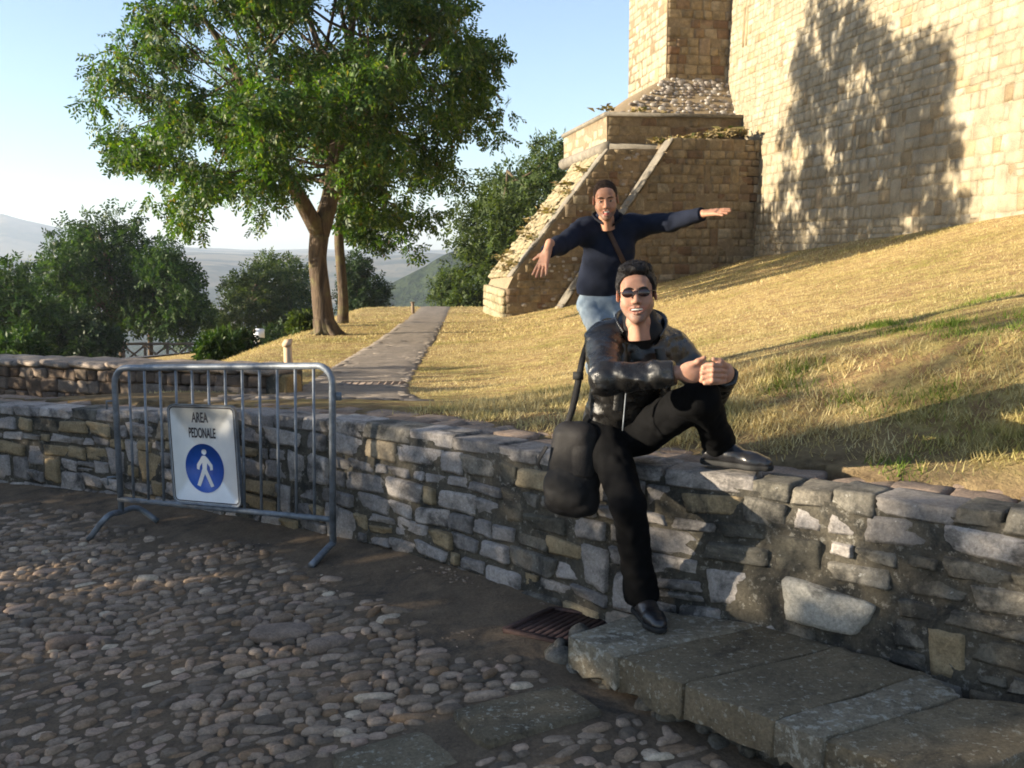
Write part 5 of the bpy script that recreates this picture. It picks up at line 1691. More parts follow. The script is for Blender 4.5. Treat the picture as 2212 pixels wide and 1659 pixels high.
# ------------------------------------------------------------------ people: bodies and clothes grown as smooth distance fields
class Field:
    def __init__(s, lo, hi, h):
        s.lo = np.array(lo, dtype=float); s.h = h
        s.n = np.ceil((np.array(hi) - s.lo) / h).astype(int) + 1
        s.a = np.full(s.n, 1.0, dtype=np.float32)
    def _sub(s, lo, hi):
        i0 = np.clip(np.floor((np.array(lo) - s.lo) / s.h).astype(int), 0, s.n)
        i1 = np.clip(np.ceil((np.array(hi) - s.lo) / s.h).astype(int) + 1, 0, s.n)
        if (i1 <= i0).any(): return None, None
        ax = [s.lo[k] + s.h * np.arange(i0[k], i1[k]) for k in range(3)]
        return tuple(slice(i0[k], i1[k]) for k in range(3)), np.stack(np.meshgrid(*ax, indexing='ij'), -1)
    def _put(s, sl, d, k, cut):
        A = s.a[sl]
        d = d.astype(np.float32)
        if cut:
            d = -d
            if k > 0:
                t = np.clip(.5 - .5 * (A - d) / k, 0, 1)
                A[:] = A * (1 - t) + d * t + k * t * (1 - t)
            else: np.maximum(A, d, out=A)
        else:
            if k > 0:
                t = np.clip(.5 + .5 * (A - d) / k, 0, 1)
                A[:] = A * (1 - t) + d * t - k * t * (1 - t)
            else: np.minimum(A, d, out=A)
    def cone(s, a, b, r1, r2, k=.02, flat=None, cut=False):
        """tapered capsule; flat = (direction, factor) squeezes it along a direction"""
        a = np.array(a, dtype=float); b = np.array(b, dtype=float)
        m = max(r1, r2) + k + 4 * s.h
        sl, X = s._sub(np.minimum(a, b) - m, np.maximum(a, b) + m)
        if sl is None: return s
        q = X - a; ab = b - a
        t = np.clip((q @ ab) / max(ab @ ab, 1e-9), 0, 1)
        e = q - t[..., None] * ab
        if flat is not None:
            n = np.array(flat[0], dtype=float); n /= np.linalg.norm(n)
            e = e + (e @ n)[..., None] * n * (flat[1] - 1)
        s._put(sl, np.linalg.norm(e, axis=-1) - (r1 + (r2 - r1) * t), k, cut)
        return s
    def chain(s, pts, rad, k=.02, flat=None):
        for i in range(len(pts) - 1):
            s.cone(pts[i], pts[i + 1], rad[i], rad[i + 1], k, flat)
        return s
    def ell(s, c, r, rot=None, k=.02, cut=False):
        c = np.array(c, dtype=float); r = np.array(r, dtype=float)
        m = r.max() + k + 4 * s.h
        sl, X = s._sub(c - m, c + m)
        if sl is None: return s
        q = X - c
        if rot is not None: q = q @ np.array(rot)
        k0 = np.linalg.norm(q / r, axis=-1); k1 = np.linalg.norm(q / r ** 2, axis=-1)
        s._put(sl, k0 * (k0 - 1) / np.maximum(k1, 1e-6), k, cut)
        return s
    def plane(s, p, n, lo, hi, k=.004):
        """cuts away the side n points to, inside a box"""
        n = np.array(n, dtype=float); n /= np.linalg.norm(n)
        sl, X = s._sub(lo, hi)
        if sl is None: return s
        s._put(sl, -((X - np.array(p)) @ n), k, True)
        return s
    def warp(s, fn, band=.03):
        idx = np.nonzero(np.abs(s.a) < band)
        p = np.stack(idx, -1) * s.h + s.lo
        s.a[idx] += fn(p).astype(np.float32)
        return s
    def mesh(s):
        a = s.a
        g = (a < 0).astype(np.uint8)
        c = g[:-1, :-1, :-1] + g[1:, :-1, :-1] + g[:-1, 1:, :-1] + g[:-1, :-1, 1:] + g[1:, 1:, :-1] + g[1:, :-1, 1:] + g[:-1, 1:, 1:] + g[1:, 1:, 1:]
        act = np.nonzero((c > 0) & (c < 8))
        n = len(act[0])
        I = np.stack(act, -1)
        acc = np.zeros((n, 3)); cnt = np.zeros(n)
        off = [(0, 0, 0), (1, 0, 0), (0, 1, 0), (1, 1, 0), (0, 0, 1), (1, 0, 1), (0, 1, 1), (1, 1, 1)]
        val = [a[I[:, 0] + o[0], I[:, 1] + o[1], I[:, 2] + o[2]].astype(float) for o in off]
        for p, q in ((0, 1), (2, 3), (4, 5), (6, 7), (0, 2), (1, 3), (4, 6), (5, 7), (0, 4), (1, 5), (2, 6), (3, 7)):
            m = (val[p] < 0) != (val[q] < 0)
            t = np.where(m, val[p] / np.where(m, val[p] - val[q], 1), 0)
            po = np.array(off[p], dtype=float) + t[:, None] * (np.array(off[q]) - np.array(off[p]))
            acc += np.where(m[:, None], po, 0); cnt += m
        V = s.lo + s.h * (I + acc / cnt[:, None])
        lut = np.full(np.array(a.shape) - 1, -1, dtype=np.int32)
        lut[act] = np.arange(n)
        F = []
        for axx in range(3):
            sl0 = [slice(None)] * 3; sl1 = [slice(None)] * 3
            sl0[axx] = slice(0, -1); sl1[axx] = slice(1, None)
            A, B = g[tuple(sl0)], g[tuple(sl1)]
            e = np.stack(np.nonzero(A != B), -1)
            u, v = (axx + 1) % 3, (axx + 2) % 3
            e = e[(e[:, u] > 0) & (e[:, v] > 0) & (e[:, u] < a.shape[u] - 1) & (e[:, v] < a.shape[v] - 1)]
            inside = A[e[:, 0], e[:, 1], e[:, 2]] == 1
            q = []
            for du, dv in ((-1, -1), (0, -1), (0, 0), (-1, 0)):
                w = e.copy(); w[:, u] += du; w[:, v] += dv
                q.append(lut[w[:, 0], w[:, 1], w[:, 2]])
            q = np.stack(q, -1)
            q[~inside] = q[~inside][:, ::-1]
            F.append(q)
        F = np.concatenate(F)
        F = F[(F >= 0).all(1)]
        return V, F

def frame_of(fwd, up=(0, 0, 1)):
    """columns: right of the viewer, forward, up"""
    f = np.array(fwd, dtype=float); f /= np.linalg.norm(f)
    r_ = np.cross(f, np.array(up, dtype=float)); r_ /= np.linalg.norm(r_)
    u = np.cross(r_, f)
    return np.stack([r_, f, u], 1)

def add_attr(me, name, val):
    at = me.attributes.new(name, 'FLOAT', 'POINT')
    at.data.foreach_set("value", np.asarray(val, dtype=np.float32))

def head_field(style):
    f = Field((-.11, -.13, -.20), (.11, .14, .135), .0026)
    wide = style['wide']
    f.ell((0, -.016, .036), (.076 * wide, .095, .080), k=0)
    f.ell((0, .026, -.028), (.0645 * wide, .066, .084), k=.02)
    for s in (-1, 1):
        f.cone((s * .050 * wide, -.004, -.048), (s * .016, .064, -.099), .020, .016, .026)
        f.ell((s * .043 * wide, .058, -.022), (.022, .018, .019), k=.02)
    f.ell((0, .074, -.106), (.022, .017, .017), k=.016)
    f.cone((-.034, .080, .024), (.034, .080, .024), .0115, .0115, .014)
    f.ell((0, .066, .050), (.050, .026, .030), k=.02)
    for s in (-1, 1):
        f.ell((s * .032, .101, .003), (.018, .018, .0105), k=.012, cut=True)
        f.cone((s * .020, .0850, .0085), (s * .044, .0790, .0075), .0048, .0040, .005)      # upper lid
        f.cone((s * .021, .0830, -.0040), (s * .043, .0775, -.0030), .0040, .0034, .005)     # lower lid
    f.cone((0, .086, .016), (0, .108, -.026), .0075, .0115, .008)
    f.ell((0, .109, -.030), (.0125, .011, .0105), k=.006)
    for s in (-1, 1):
        f.ell((s * .0125, .098, -.034), (.0085, .0105, .0075), k=.006)
        f.ell((s * .006, .104, -.0425), (.0035, .005, .003), k=.002, cut=True)
        f.ell((s * .040, .068, -.044), (.014, .012, .013), k=.02)
    # lips
    sm = style['smile']
    up_ = [(-.027 - .009 * sm, .074, -.062 + .006 * sm), (-.010, .0905, -.0575), (0, .0915, -.0595), (.010, .0905, -.0575), (.027 + .009 * sm, .074, -.062 + .006 * sm)]
    lo_ = [(-.026 - .009 * sm, .073, -.063 + .005 * sm), (-.012, .0885, -.0715 - style['open']), (0, .0905, -.0735 - style['open']), (.012, .0885, -.0715 - style['open']), (.026 + .009 * sm, .073, -.063 + .005 * sm)]
    f.chain(up_, [.003, .0052, .0050, .0052, .003], .004)
    f.chain(lo_, [.003, .0058, .0064, .0058, .003], .004)
    oh = style['open']
    f.ell((0, .092, -.0640 - oh * .45), (.023 + .011 * sm, .022, .0042 + oh * .62), k=.003, cut=True)
    for s in (-1, 1):
        f.ell((s * .0785 * wide, -.008, -.004), (.0075, .019, .030), rot=frame_of((s * .35, 1, .15)), k=.006)
        f.ell((s * .0845 * wide, -.002, .000), (.004, .010, .018), rot=frame_of((s * .35, 1, .15)), k=.004, cut=True)
    f.cone((0, -.026, -.05), (0, -.045, -.20), .047, .052, .03)
    f.cone((0, .030, -.115), (0, .0, -.20), .022, .034, .03)
    V, F = f.mesh()
    x, y, z = V.T
    d_l = np.full(len(V), 1.0)
    for pts in (up_, lo_):
        for a, b in zip(pts[:-1], pts[1:]):
            a, b = np.array(a), np.array(b); ab = b - a
            t = np.clip(((V - a) @ ab) / (ab @ ab), 0, 1)
            d_l = np.minimum(d_l, np.linalg.norm(V - a - t[:, None] * ab, axis=1))
    lip = np.clip((.0080 - d_l) / .003, 0, 1) * .45
    jaw = np.clip((-.030 - z - .25 * np.abs(x)) / .02 + np.clip((np.abs(x) - .045) / .02, 0, 1) * np.clip((.02 - z) / .04, 0, .8), 0, 1)
    front = np.clip((y - .0 + .02 * (np.abs(x) > .05)) / .03, 0, 1) * np.clip((.135 + z) / .02, 0, 1)
    cheek = np.clip((np.hypot((np.abs(x) - .036) / .020, (z + .040) / .028) - .9) / .3, 0, 1)
    must = .55 * np.exp(-((z + .049) / .007) ** 2) * np.clip((.034 - np.abs(x)) / .012, 0, 1) * (y > .06)
    stub = np.clip((jaw * cheek + must) * front, 0, 1) * (1 - lip) * style['beard']
    return V, F, stub, lip

def hair_field(style, seed):
    f = Field((-.13, -.15, -.12), (.13, .14, .19), .0034)
    w = style['wide']; th = style['hair']
    f.ell((0, -.018, .038), (.076 * w + th * .7, .095 + th * .8, .080 + th), k=0)
    if th > .014:
        for q in ((-.03, .055, .100), (.0, .068, .102), (.03, .058, .101), (.045, .01, .108), (-.045, .01, .107), (0, .0, .121), (-.02, .03, .117), (.022, .03, .117)):
            f.ell(q, (.026, .028, .018), k=.016)
    # hairline
    sl, X = f._sub(f.lo, f.lo + f.h * f.n)
    x, y, z = X[..., 0], X[..., 1], X[..., 2]
    zc = np.interp(y, [-.13, -.06, -.035, -.015, .005, .022, .036, .055, .075, .10], [-.085, -.085, -.05, .012, .022, -.012, .040, .066, style['line'], style['line'] + .004])
    zc = zc - style['recede'] * -1 * np.clip(np.abs(np.abs(x) - .040) < .018, 0, 1) * np.clip((y - .03) / .03, 0, 1)
    f._put(sl, -(zc - z) * .8, .004, True)
    f.warp(lambda p: style['rough'] * (n3(p * np.array([1, 1, .6]), 60, seed) * .6 + n3(p, 130, seed + 1) * .4), .02)
    return f.mesh()

def blade_patch(pts, wid, thick):
    """thin curved strip along pts: for brows"""
    return tubeg(smoothline(pts, 4), wid, 8)

def build_head(root, style, c, Rm, skin, hairm, seed, body_parts):
    V, F, stub, lip = head_field(style)
    body_parts.append((V @ Rm.T + c, F, stub, lip))
    hv, hf = hair_field(style, seed)
    ho_ = mk("hair", hv @ Rm.T + c, hf, hairm, root, True)
    # loose strands standing off the surface
    r = np.random.default_rng(seed)
    q = hv[r.integers(len(hv), size=style['strands'])]
    nrm = q - np.array([0, -.018, .03]); nrm /= np.linalg.norm(nrm, axis=1)[:, None]
    d = nrm * .55 + np.array([.25, .5, .25]) * style['comb'] + r.normal(0, .35, q.shape); d /= np.linalg.norm(d, axis=1)[:, None]
    sd = np.cross(d, r.normal(size=q.shape)); sd /= np.linalg.norm(sd, axis=1)[:, None]
    L = (style['len'] * r.uniform(.4, 1.2, len(q)) * np.clip((q[:, 2] + .02) / .10, .25, 1))[:, None]
    b0_ = q - nrm * .004
    VV = np.stack([b0_ - sd * .0012, b0_ + sd * .0012, b0_ + d * L + nrm * .1 * L], 1).reshape(-1, 3)
    so_ = mk("hair_strands", VV @ Rm.T + c, np.arange(len(VV)).reshape(-1, 3), hairm, ho_)
    so_["kind"] = "stuff"
    tr = lambda pts: [np.array(p) @ Rm.T + c for p in pts]
    A_ = np.array
    from mathutils.bvhtree import BVHTree
    skull = BVHTree.FromPolygons(V.tolist(), F.tolist())
    for s in (-1, 1):
        b = []
        for q, (bxx, bzz) in enumerate(((.012, .0225), (.022, .0265), (.034, .0275), (.044, .0250), (.051, .0200))):
            ht_ = skull.ray_cast(Vector((s * bxx, .25, bzz - style['glasses'] * .003)), Vector((0, -1, 0)))
            b.append(A_([s * bxx, ht_[0].y + .0005, bzz - style['glasses'] * .003]))
        v, fl = tubeg(smoothline(tr(b), 4), np.interp(np.linspace(0, 1, 17), [0, .4, 1], [.0030, .0042, .0016]), 8)
        mk("eyebrow", v, np.concatenate([q for q in fl if q.shape[1] == 4]), hairm, root, True)
        if not style['glasses']:
            sv, sf = cube_sphere(6, 2, 1, 0, 0)
            ev = obj("eye", npmesh("eye", (sv * .024 + np.array([s * .0315, .0748, .0025])) @ Rm.T + c, sf, M['eye'], True), root)
            mk("iris", (sv * np.array([.0125, .004, .0115]) + np.array([s * .0315 + style['gaze'], .0862, .0024])) @ Rm.T + c, sf, M['iris'], ev, True)
    oh = style['open']
    # teeth and the dark of the mouth
    a = np.linspace(-1, 1, 11)
    wv = .019 + .011 * style['smile']
    top = np.stack([a * wv, .0855 - .010 * a ** 2, np.full(11, -.0600)], 1); bot = top.copy(); bot[:, 2] -= .0052 + oh * .30
    VV = np.concatenate([top, bot]); k_ = np.arange(10)
    mk("teeth", VV @ Rm.T + c, np.stack([k_, k_ + 1, k_ + 12, k_ + 11], 1), M['tooth'], root, True)
    sv, sf = cube_sphere(6, 2, 1, 0, 0)
    mk("mouth_inside", (sv * np.array([.056, .012, .018 + oh]) + np.array([0, .0735, -.066 - oh * .5])) @ Rm.T + c, sf, M['mouth'], root, True)
    if style.get('tongue'):
        mk("tongue", (sv * np.array([.026, .026, .012]) + np.array([0.002, .086, -.0665 - oh * .75])) @ Rm.T + c, sf, M['tongue'], root, True)
    if style['glasses']:
        g = obj("sunglasses", None, root) if False else None
        mb = MB()
        for s in (-1, 1):
            ang = np.linspace(0, 2 * math.pi, 29)
            ringp = [(s * .0335 + .0235 * math.cos(t), .1065 - .45 * abs(s * .0335 + .0235 * math.cos(t)) ** 1 * .42 + .004, .0035 + .0165 * math.sin(t)) for t in ang]
            mb.add(*tubeg(tr(ringp), .0014, 6, cap=False))
            mb.add(*tubeg(tr([(s * .056, .0980, .009), (s * .066, .084, .010), (s * .0785, .04, .008), (s * .081, -.002, .004)]), .0014, 6))
        mb.add(*tubeg(smoothline(tr([(-.0105, .1085, .008), (0, .1125, .0115), (.0105, .1085, .008)]), 4), .0014, 6))
        fr_ = mb.build("sunglasses", M['black_frame'], root, True)
        for s in (-1, 1):
            V_, F_ = [], []
            nr, na = 5, 28
            for q in range(nr):
                for t in range(na):
                    rr_ = (q + (0 if q else 0)) / (nr - 1)
                    u = s * .0335 + .0232 * rr_ * math.cos(2 * math.pi * t / na); w_ = .0035 + .0162 * rr_ * math.sin(2 * math.pi * t / na)
                    V_.append((u, .1105 - .19 * abs(u) + .003 * (1 - rr_ ** 2), w_))
            for q in range(nr - 1):
                for t in range(na):
                    F_.append((q * na + t, q * na + (t + 1) % na, (q + 1) * na + (t + 1) % na, (q + 1) * na + t))
            mk("lens", np.array(V_) @ Rm.T + c, np.array(F_), M['lens'], fr_, True)

def join_body(root, parts, mat):
    V, F, S, Lp, n = [], [], [], [], 0
    for v, f, s, l in parts:
        V.append(v); F.append(f + n); S.append(s); Lp.append(l); n += len(v)
    o = mk("body", np.concatenate(V), np.concatenate(F), mat, root, True)
    add_attr(o.data, "stubble", np.concatenate(S)); add_attr(o.data, "lip", np.concatenate(Lp))
    return o

def zero(v): return np.zeros(len(v))

def finger(f, pts, r0, r1, k=.004):
    f.chain(pts, np.linspace(r0, r1, len(pts)), k)

def shoe(root, heel, toe, up, ank, side, L=.29):
    """leather shoe: heel and toe points on the sole plane"""
    heel, toe, up = (np.array(v, dtype=float) for v in (heel, toe, up))
    d = toe - heel; ln = np.linalg.norm(d); d /= ln
    up = up - d * (up @ d); up /= np.linalg.norm(up)
    sd = np.cross(d, up)
    lo = np.minimum(np.minimum(heel, toe), ank) - .14; hi = np.maximum(np.maximum(heel, toe), ank) + .14
    f = Field(lo, hi, .005)
    at = lambda a, b, c_=0: heel + d * ln * a + up * b + sd * c_
    f.chain([at(.12, .048), at(.42, .050), at(.72, .036), at(.88, .030)], [.036, .041, .044, .036], .02, (up, 1.25))
    f.cone(at(.14, .055), at(.17, .105), .034, .037, .02)
    f.cone(at(.17, .10), at(.45, .062), .034, .030, .03)
    f.cone(at(.17, .10), np.array(ank), .036, .040, .03)
    f.plane(at(.5, .014), -up, lo, hi, .004)
    f.warp(lambda p: .0016 * n3(p, 70, 3), .02)
    v, fc = f.mesh()
    mk("shoe", v, fc, M['shoe'], root, True)
    f = Field(lo, hi, .005)
    f.chain([at(.10, .012), at(.45, .012), at(.74, .012), at(.90, .016)], [.038, .036, .047, .036], .02)
    sl, X = f._sub(lo, hi)
    q = (X - heel) @ up
    f._put(sl, np.maximum(q - .022, -q), .003, False) if False else f._put(sl, -np.maximum(q - .024, -q), .003, True)
    v, fc = f.mesh()
    mk("sole", v, fc, M['rubber'], root, True)

# ================================================================== the seated man
A = np.array
pel = A([.475, 4.60, .93])
RH, RK, RA = A([.40, 4.56, .895]), A([.470, 4.20, .66]), A([.545, 4.33, .25])
LH, LK, LA = A([.56, 4.56, .895]), A([.745, 4.15, 1.11]), A([.878, 4.455, .875])
nk = A([.525, 4.36, 1.375])
RS, RE, RW = A([.372, 4.36, 1.305]), A([.362, 4.10, 1.185]), A([.632, 4.01, 1.222])
LS, LE, LW = A([.672, 4.47, 1.270]), A([.862, 4.50, 1.085]), A([.862, 4.25, 1.190])
seat = thing("person", (.5, 4.6, .78), "seated man in black leather jacket and oval sunglasses, hands clasped on his raised knee", "person")
styleA = dict(wide=1.0, smile=1.0, open=.007, beard=.72, hair=.0155, line=.078, recede=0.0, rough=.007, glasses=True, gaze=0, strands=6500, len=.011, comb=1.3)
fwdA = A([-.14, -1.0, .03])
RmA = frame_of(fwdA, (-.07, 0, 1)) * .95
hcA = A(P(1375, 634, 4.28))
partsA = []
build_head(seat, styleA, hcA, RmA, M['skin_a'], M['hair'], 5, partsA)
# hidden core of the body and the hands, all one figure
f = Field((.2, 3.8, .55), (1.05, 4.85, 1.5), .009)
f.cone(pel, A([.52, 4.47, 1.25]), .10, .11, .05).cone(A([.52, 4.45, 1.25]), nk - A([0, 0, .02]), .09, .05, .05)
for a, b, r1, r2 in ((RS, RE, .045, .038), (RE, RW, .038, .026), (LS, LE, .045, .038), (LE, LW, .038, .026), (RH, RK, .07, .05), (LH, LK, .07, .05)):
    f.cone(a, b, r1, r2, .03)
f.cone(A([.52, 4.44, 1.30]), hcA + RmA @ A([0, -.03, -.12]), .05, .05, .03)
v, fc = f.mesh(); partsA.append((v, fc, zero(v), zero(v)))
f = Field((.56, 3.90, 1.10), (.92, 4.34, 1.34), .0028)
f.cone(RW - A([.05, -.01, .0]), RW, .029, .026, .01, ((0, 1, 0), 1.15))
f.ell((.682, 3.995, 1.226), (.055, .021, .042), k=.014)
f.cone(LW + A([.0, .05, -.03]), LW, .030, .027, .01)
f.cone(LW, (.822, 4.08, 1.214), .028, .034, .02, ((.6, .3, 0), 1.2))
f.ell((.812, 4.055, 1.216), (.038, .040, .042), k=.02)
for k in range(4):
    z = 1.2545 - .0195 * k
    ln = (.92, 1.0, .98, .82)[k]
    finger(f, [(.716, 3.985, z), (.752, 3.962 - .003 * (k == 1), z + .002), (.752 + .030 * ln, 3.974, z - .001), (.752 + .046 * ln, 3.996, z - .004)], .0105, .0078)
    z2_ = z - .0098
    finger(f, [(.806, 4.015, z2_ + .002), (.772, 3.978, z2_ + .003), (.772 - .034 * ln, 3.972, z2_ + .002), (.772 - .056 * ln, 3.973, z2_)], .0102, .0078)
finger(f, [(.668, 3.990, 1.248), (.700, 3.980, 1.268), (.722, 3.980, 1.281)], .0125, .0088, .008)
finger(f, [(.812, 4.020, 1.246), (.785, 3.985, 1.268), (.757, 3.980, 1.276)], .0125, .0088, .008)
v, fc = f.mesh(); partsA.append((v, fc, zero(v), zero(v)))
join_body(seat, partsA, M['skin_a'])

# trousers
def folds(p, s0, amp):
    return amp * (np.abs(n3(p * A([1, 1, .75]), 14, s0)) * -1.1 + .5 * n3(p, 32, s0 + 2))
f = Field((.26, 3.98, .17), (1.06, 4.88, 1.24), .006)
f.ell(pel + A([0, .01, -.03]), (.165, .125, .115), k=0)
f.cone(RH, RK, .092, .068, .05).cone(RK, RA + (RK - RA) * .15, .066, .062, .03).cone(RA + (RK - RA) * .25, RA - A([0, 0, .005]), .062, .073, .02)
f.cone(LH, LK, .098, .069, .05).cone(LK, LA + (LK - LA) * .2, .067, .061, .03).cone(LA + (LK - LA) * .25, LA, .060, .071, .02)
f.warp(lambda p: folds(p, 3, .007), .03)
dr = (RA - RK) / np.linalg.norm(RA - RK); dl = (LA - LK) / np.linalg.norm(LA - LK)
f.plane(RA + dr * .02, dr, RA - .14, RA + .14, .006)
f.plane(LA + dl * .012, dl, LA - .12, LA + .14, .006)
v, fc = f.mesh(); mk("trousers", v, fc, M['black_cloth'], seat, True)
# shirt and jacket
f = Field((.30, 4.1, .88), (.78, 4.80, 1.46), .006)
f.cone(pel + A([0, 0, -.01]), A([.52, 4.45, 1.24]), .128, .125, .05, ((0, 1, .2), 1.25))
f.cone(A([.45, 4.42, 1.285]), A([.61, 4.44, 1.27]), .07, .07, .05)
f.cone(nk - A([0, -.02, .06]), nk + A([0, .02, .025]), .070, .070, .03)
f.cone(nk + A([-.045, -.03, -.022]), nk + A([.05, -.03, -.022]), .040, .040, .03)
f.cone(nk + A([.0, -.095, .075]), nk + A([.004, -.10, -.02]), .055, .010, k=.006, cut=True)
f.warp(lambda p: folds(p, 13, .007), .03)
v, fc = f.mesh(); mk("shirt", v, fc, M['shirt'], seat, True)
f = Field((.20, 3.92, .84), (1.0, 4.86, 1.52), .0055)
f.cone(pel + A([-.01, .0, .005]), A([.515, 4.46, 1.22]), .150, .146, .06, ((0, 1, .3), 1.18))
f.ell(A([.515, 4.46, 1.20]), (.174, .130, .14), k=.06)
f.cone(RS + A([.03, .02, .005]), LS + A([-.03, .0, .005]), .075, .075, .06)
f.cone(nk + A([-.03, .05, -.02]), nk + A([.04, .06, -.02]), .075, .075, .05)
for S, E, W in ((RS, RE, RW), (LS, LE, LW)):
    f.cone(S, E, .071, .058, .05)
    f.cone(E, W - (W - E) * .10, .057, .047, .035)
f.ell(nk + A([-.01, -.06, .07]), (.062, .10, .085), k=.02, cut=True)
# open front: a long wedge down the chest
f.cone(nk + A([-.005, -.10, .0]), A([.53, 4.22, 1.10]), .050, .030, .015, cut=True)
f.cone(A([.53, 4.22, 1.10]), A([.565, 4.34, .90]), .028, .075, .015, cut=True)
def leather_folds(p):
    d = .012 * (1 - 2.4 * np.abs(n3(p * A([.8, 1, 1.35]), 11, 31))) * .6
    # creases round the bent elbows and along the upper arm
    for S, E, W in ((RS, RE, RW), (LS, LE, LW)):
        for a, b in ((S, E), (E, W)):
            ab = b - a; L_ = np.linalg.norm(ab)
            t = np.clip(((p - a) @ ab) / L_ ** 2, -.2, 1.2)
            e = np.linalg.norm(p - a - t[:, None] * ab, axis=1)
            g_ = np.clip((.11 - e) / .04, 0, 1)
            d += g_ * .0026 * np.sin(t * L_ * 95 + 6.5 * n3(p, 9, 5) + 22 * e) * (.4 + .6 * np.abs(n3(p, 7, 8)))
    d += .0035 * n3(p, 45, 33)
    return -d
f.warp(leather_folds, .03)
hem_n = A([.06, .05, -1.0])
f.plane(A([.50, 4.5, .915]), hem_n, f.lo, f.lo + f.h * f.n, .008)
dw = (RW - RE) / np.linalg.norm(RW - RE); f.plane(RW - dw * .012, dw, RW - .09, RW + .10, .005)
dw = (LW - LE) / np.linalg.norm(LW - LE); f.plane(LW - dw * .020, dw, LW - .09, LW + .09, .005)
v, fc = f.mesh(); jk = mk("jacket", v, fc, M['leather'], seat, True)
# stand-up collar and lapels
def ribbon(name, pts, wdir, w, th, mat, parent):
    pts = smoothline(pts, 5); wdir = [np.array(q, dtype=float) for q in wdir]
    W = np.stack([np.interp(np.linspace(0, 1, len(pts)), np.linspace(0, 1, len(wdir)), [q[k] for q in wdir]) for k in range(3)], 1)
    tan = np.gradient(pts, axis=0)
    N = np.cross(tan, W); N /= np.linalg.norm(N, axis=1)[:, None]
    rows_ = [pts - N * th, pts + W * w * .5 - N * th * 1.6, pts + W * w - N * th * .6, pts + W * w + N * th * .6, pts + W * w * .5 + N * th * .4, pts + N * th]
    V = np.stack(rows_, 1).reshape(-1, 3); k = 6; n = len(pts)
    i, j = np.meshgrid(np.arange(n - 1), np.arange(k), indexing='ij')
    a0 = (i * k + j).ravel(); a1 = (i * k + (j + 1) % k).ravel()
    return mk(name, V, np.stack([a0, a1, a1 + k, a0 + k], 1), mat, parent, True)
ribbon("collar", [nk + A([-.055, -.055, -.055]), nk + A([-.078, .0, -.005]), nk + A([-.055, .075, .02]), nk + A([.02, .10, .025]), nk + A([.088, .055, .008]), nk + A([.085, -.01, -.03]), nk + A([.05, -.06, -.075])],
       [(-.45, -.35, .8), (-.5, 0, .85), (-.2, .3, .95), (.1, .3, .95), (.5, 0, .85), (.5, -.25, .8)], .046, .006, M['leather'], jk)
for q in range(2):
    p0 = nk + A([-.058, -.058, -.07]) if q == 0 else nk + A([.052, -.062, -.09])
    p1 = A([.462, 4.285, 1.17]) if q == 0 else A([.60, 4.295, 1.17])
    p2 = A([.452, 4.30, 1.03]) if q == 0 else A([.615, 4.33, 1.03])
    ribbon("lapel", [p0, p1, p2], [(-.9 if q == 0 else .9, -.2, .1)], .045, .005, M['leather'], jk)
MB().add(*tubeg(smoothline([A([.468, 4.270, 1.20]), A([.462, 4.283, 1.10]), A([.452, 4.29, .95])], 4), .0028, 6)).build("zip", M['metal'], jk, True)
# shoes: the hanging foot rests on the ledge, the other on the wall head
shoe(seat, A([.535, 4.385, .152]), A([.600, 4.115, .152]), (0, 0, 1), RA + A([0, 0, .03]), 0)
shoe(seat, A([.815, 4.485, .775]), A([1.080, 4.335, .772]), (0, 0, 1), LA + A([.0, 0, .02]), 0)
# watch
wax = (LW - LE) / np.linalg.norm(LW - LE)
wf = frame_of(wax)
ring_ = [LW + wf @ A([.034 * math.cos(t), .0, .031 * math.sin(t)]) for t in np.linspace(0, 2 * math.pi, 25)]
wt = MB().add(*tubeg(ring_, .0075, 8, cap=False)).build("wristwatch", M['rubber'], seat, True)
wc = LW + wf @ A([.036, 0, .006])
MB().add(*tubeg([wc - wf @ A([.006, 0, 0]), wc + wf @ A([.008, 0, 0])], .019, 16)).build("watch_case", M['black_frame'], wt, True)

# the shoulder bag at his hip
bc = A(P(1240, 1012, 4.50))
bag = thing("shoulder_bag", bc - A([0, 0, .2]), "black nylon shoulder bag hanging from its strap at the seated man's hip", "bag")
bx = A([.92, -.38, 0]); bx /= np.linalg.norm(bx); by = A([.38, .92, 0]); by /= np.linalg.norm(by)
tl = A([0, 0, 1.0]) + bx * .06
rot = np.stack([bx, by, tl / np.linalg.norm(tl)], 1)
f = Field(bc - .32, bc + .32, .006)
for sx in (-1, 1):
    f.cone(bc + rot @ A([sx * .072, 0, -.150]), bc + rot @ A([sx * .055, 0, .150]), .050, .038, .02, (by, .95))
    f.cone(bc + rot @ A([sx * .03, 0, -.150]), bc + rot @ A([sx * .03, 0, .150]), .056, .046, .02, (by, .95))
f.ell(bc + rot @ A([0, 0, -.03]), (.108, .07, .18), rot=rot, k=.03)
f.ell(bc + rot @ A([-.02, -.055, -.075]), (.095, .035, .09), rot=rot, k=.015)
f.warp(lambda p: -.006 * np.abs(n3(p, 12, 8)) + .002 * n3(p, 40, 9), .03)
v, fc = f.mesh(); mk("bag_body", v, fc, M['nylon'], bag, True)
f = Field(bc - .32, bc + .32, .006)
for sx in (-1, 0, 1):
    f.cone(bc + rot @ A([sx * .068, -.004, -.15]), bc + rot @ A([sx * .054, -.004, .146]), .058, .046, .07, (by, .92))
f.plane(bc + rot @ A([0, 0, -.03]), rot @ A([0, -.15, -1]), f.lo, f.lo + .64, .01)
f.warp(lambda p: -.005 * np.abs(n3(p, 15, 18)), .03)
v, fc = f.mesh(); mk("flap", v, fc, M['nylon_brown'], bag, True)
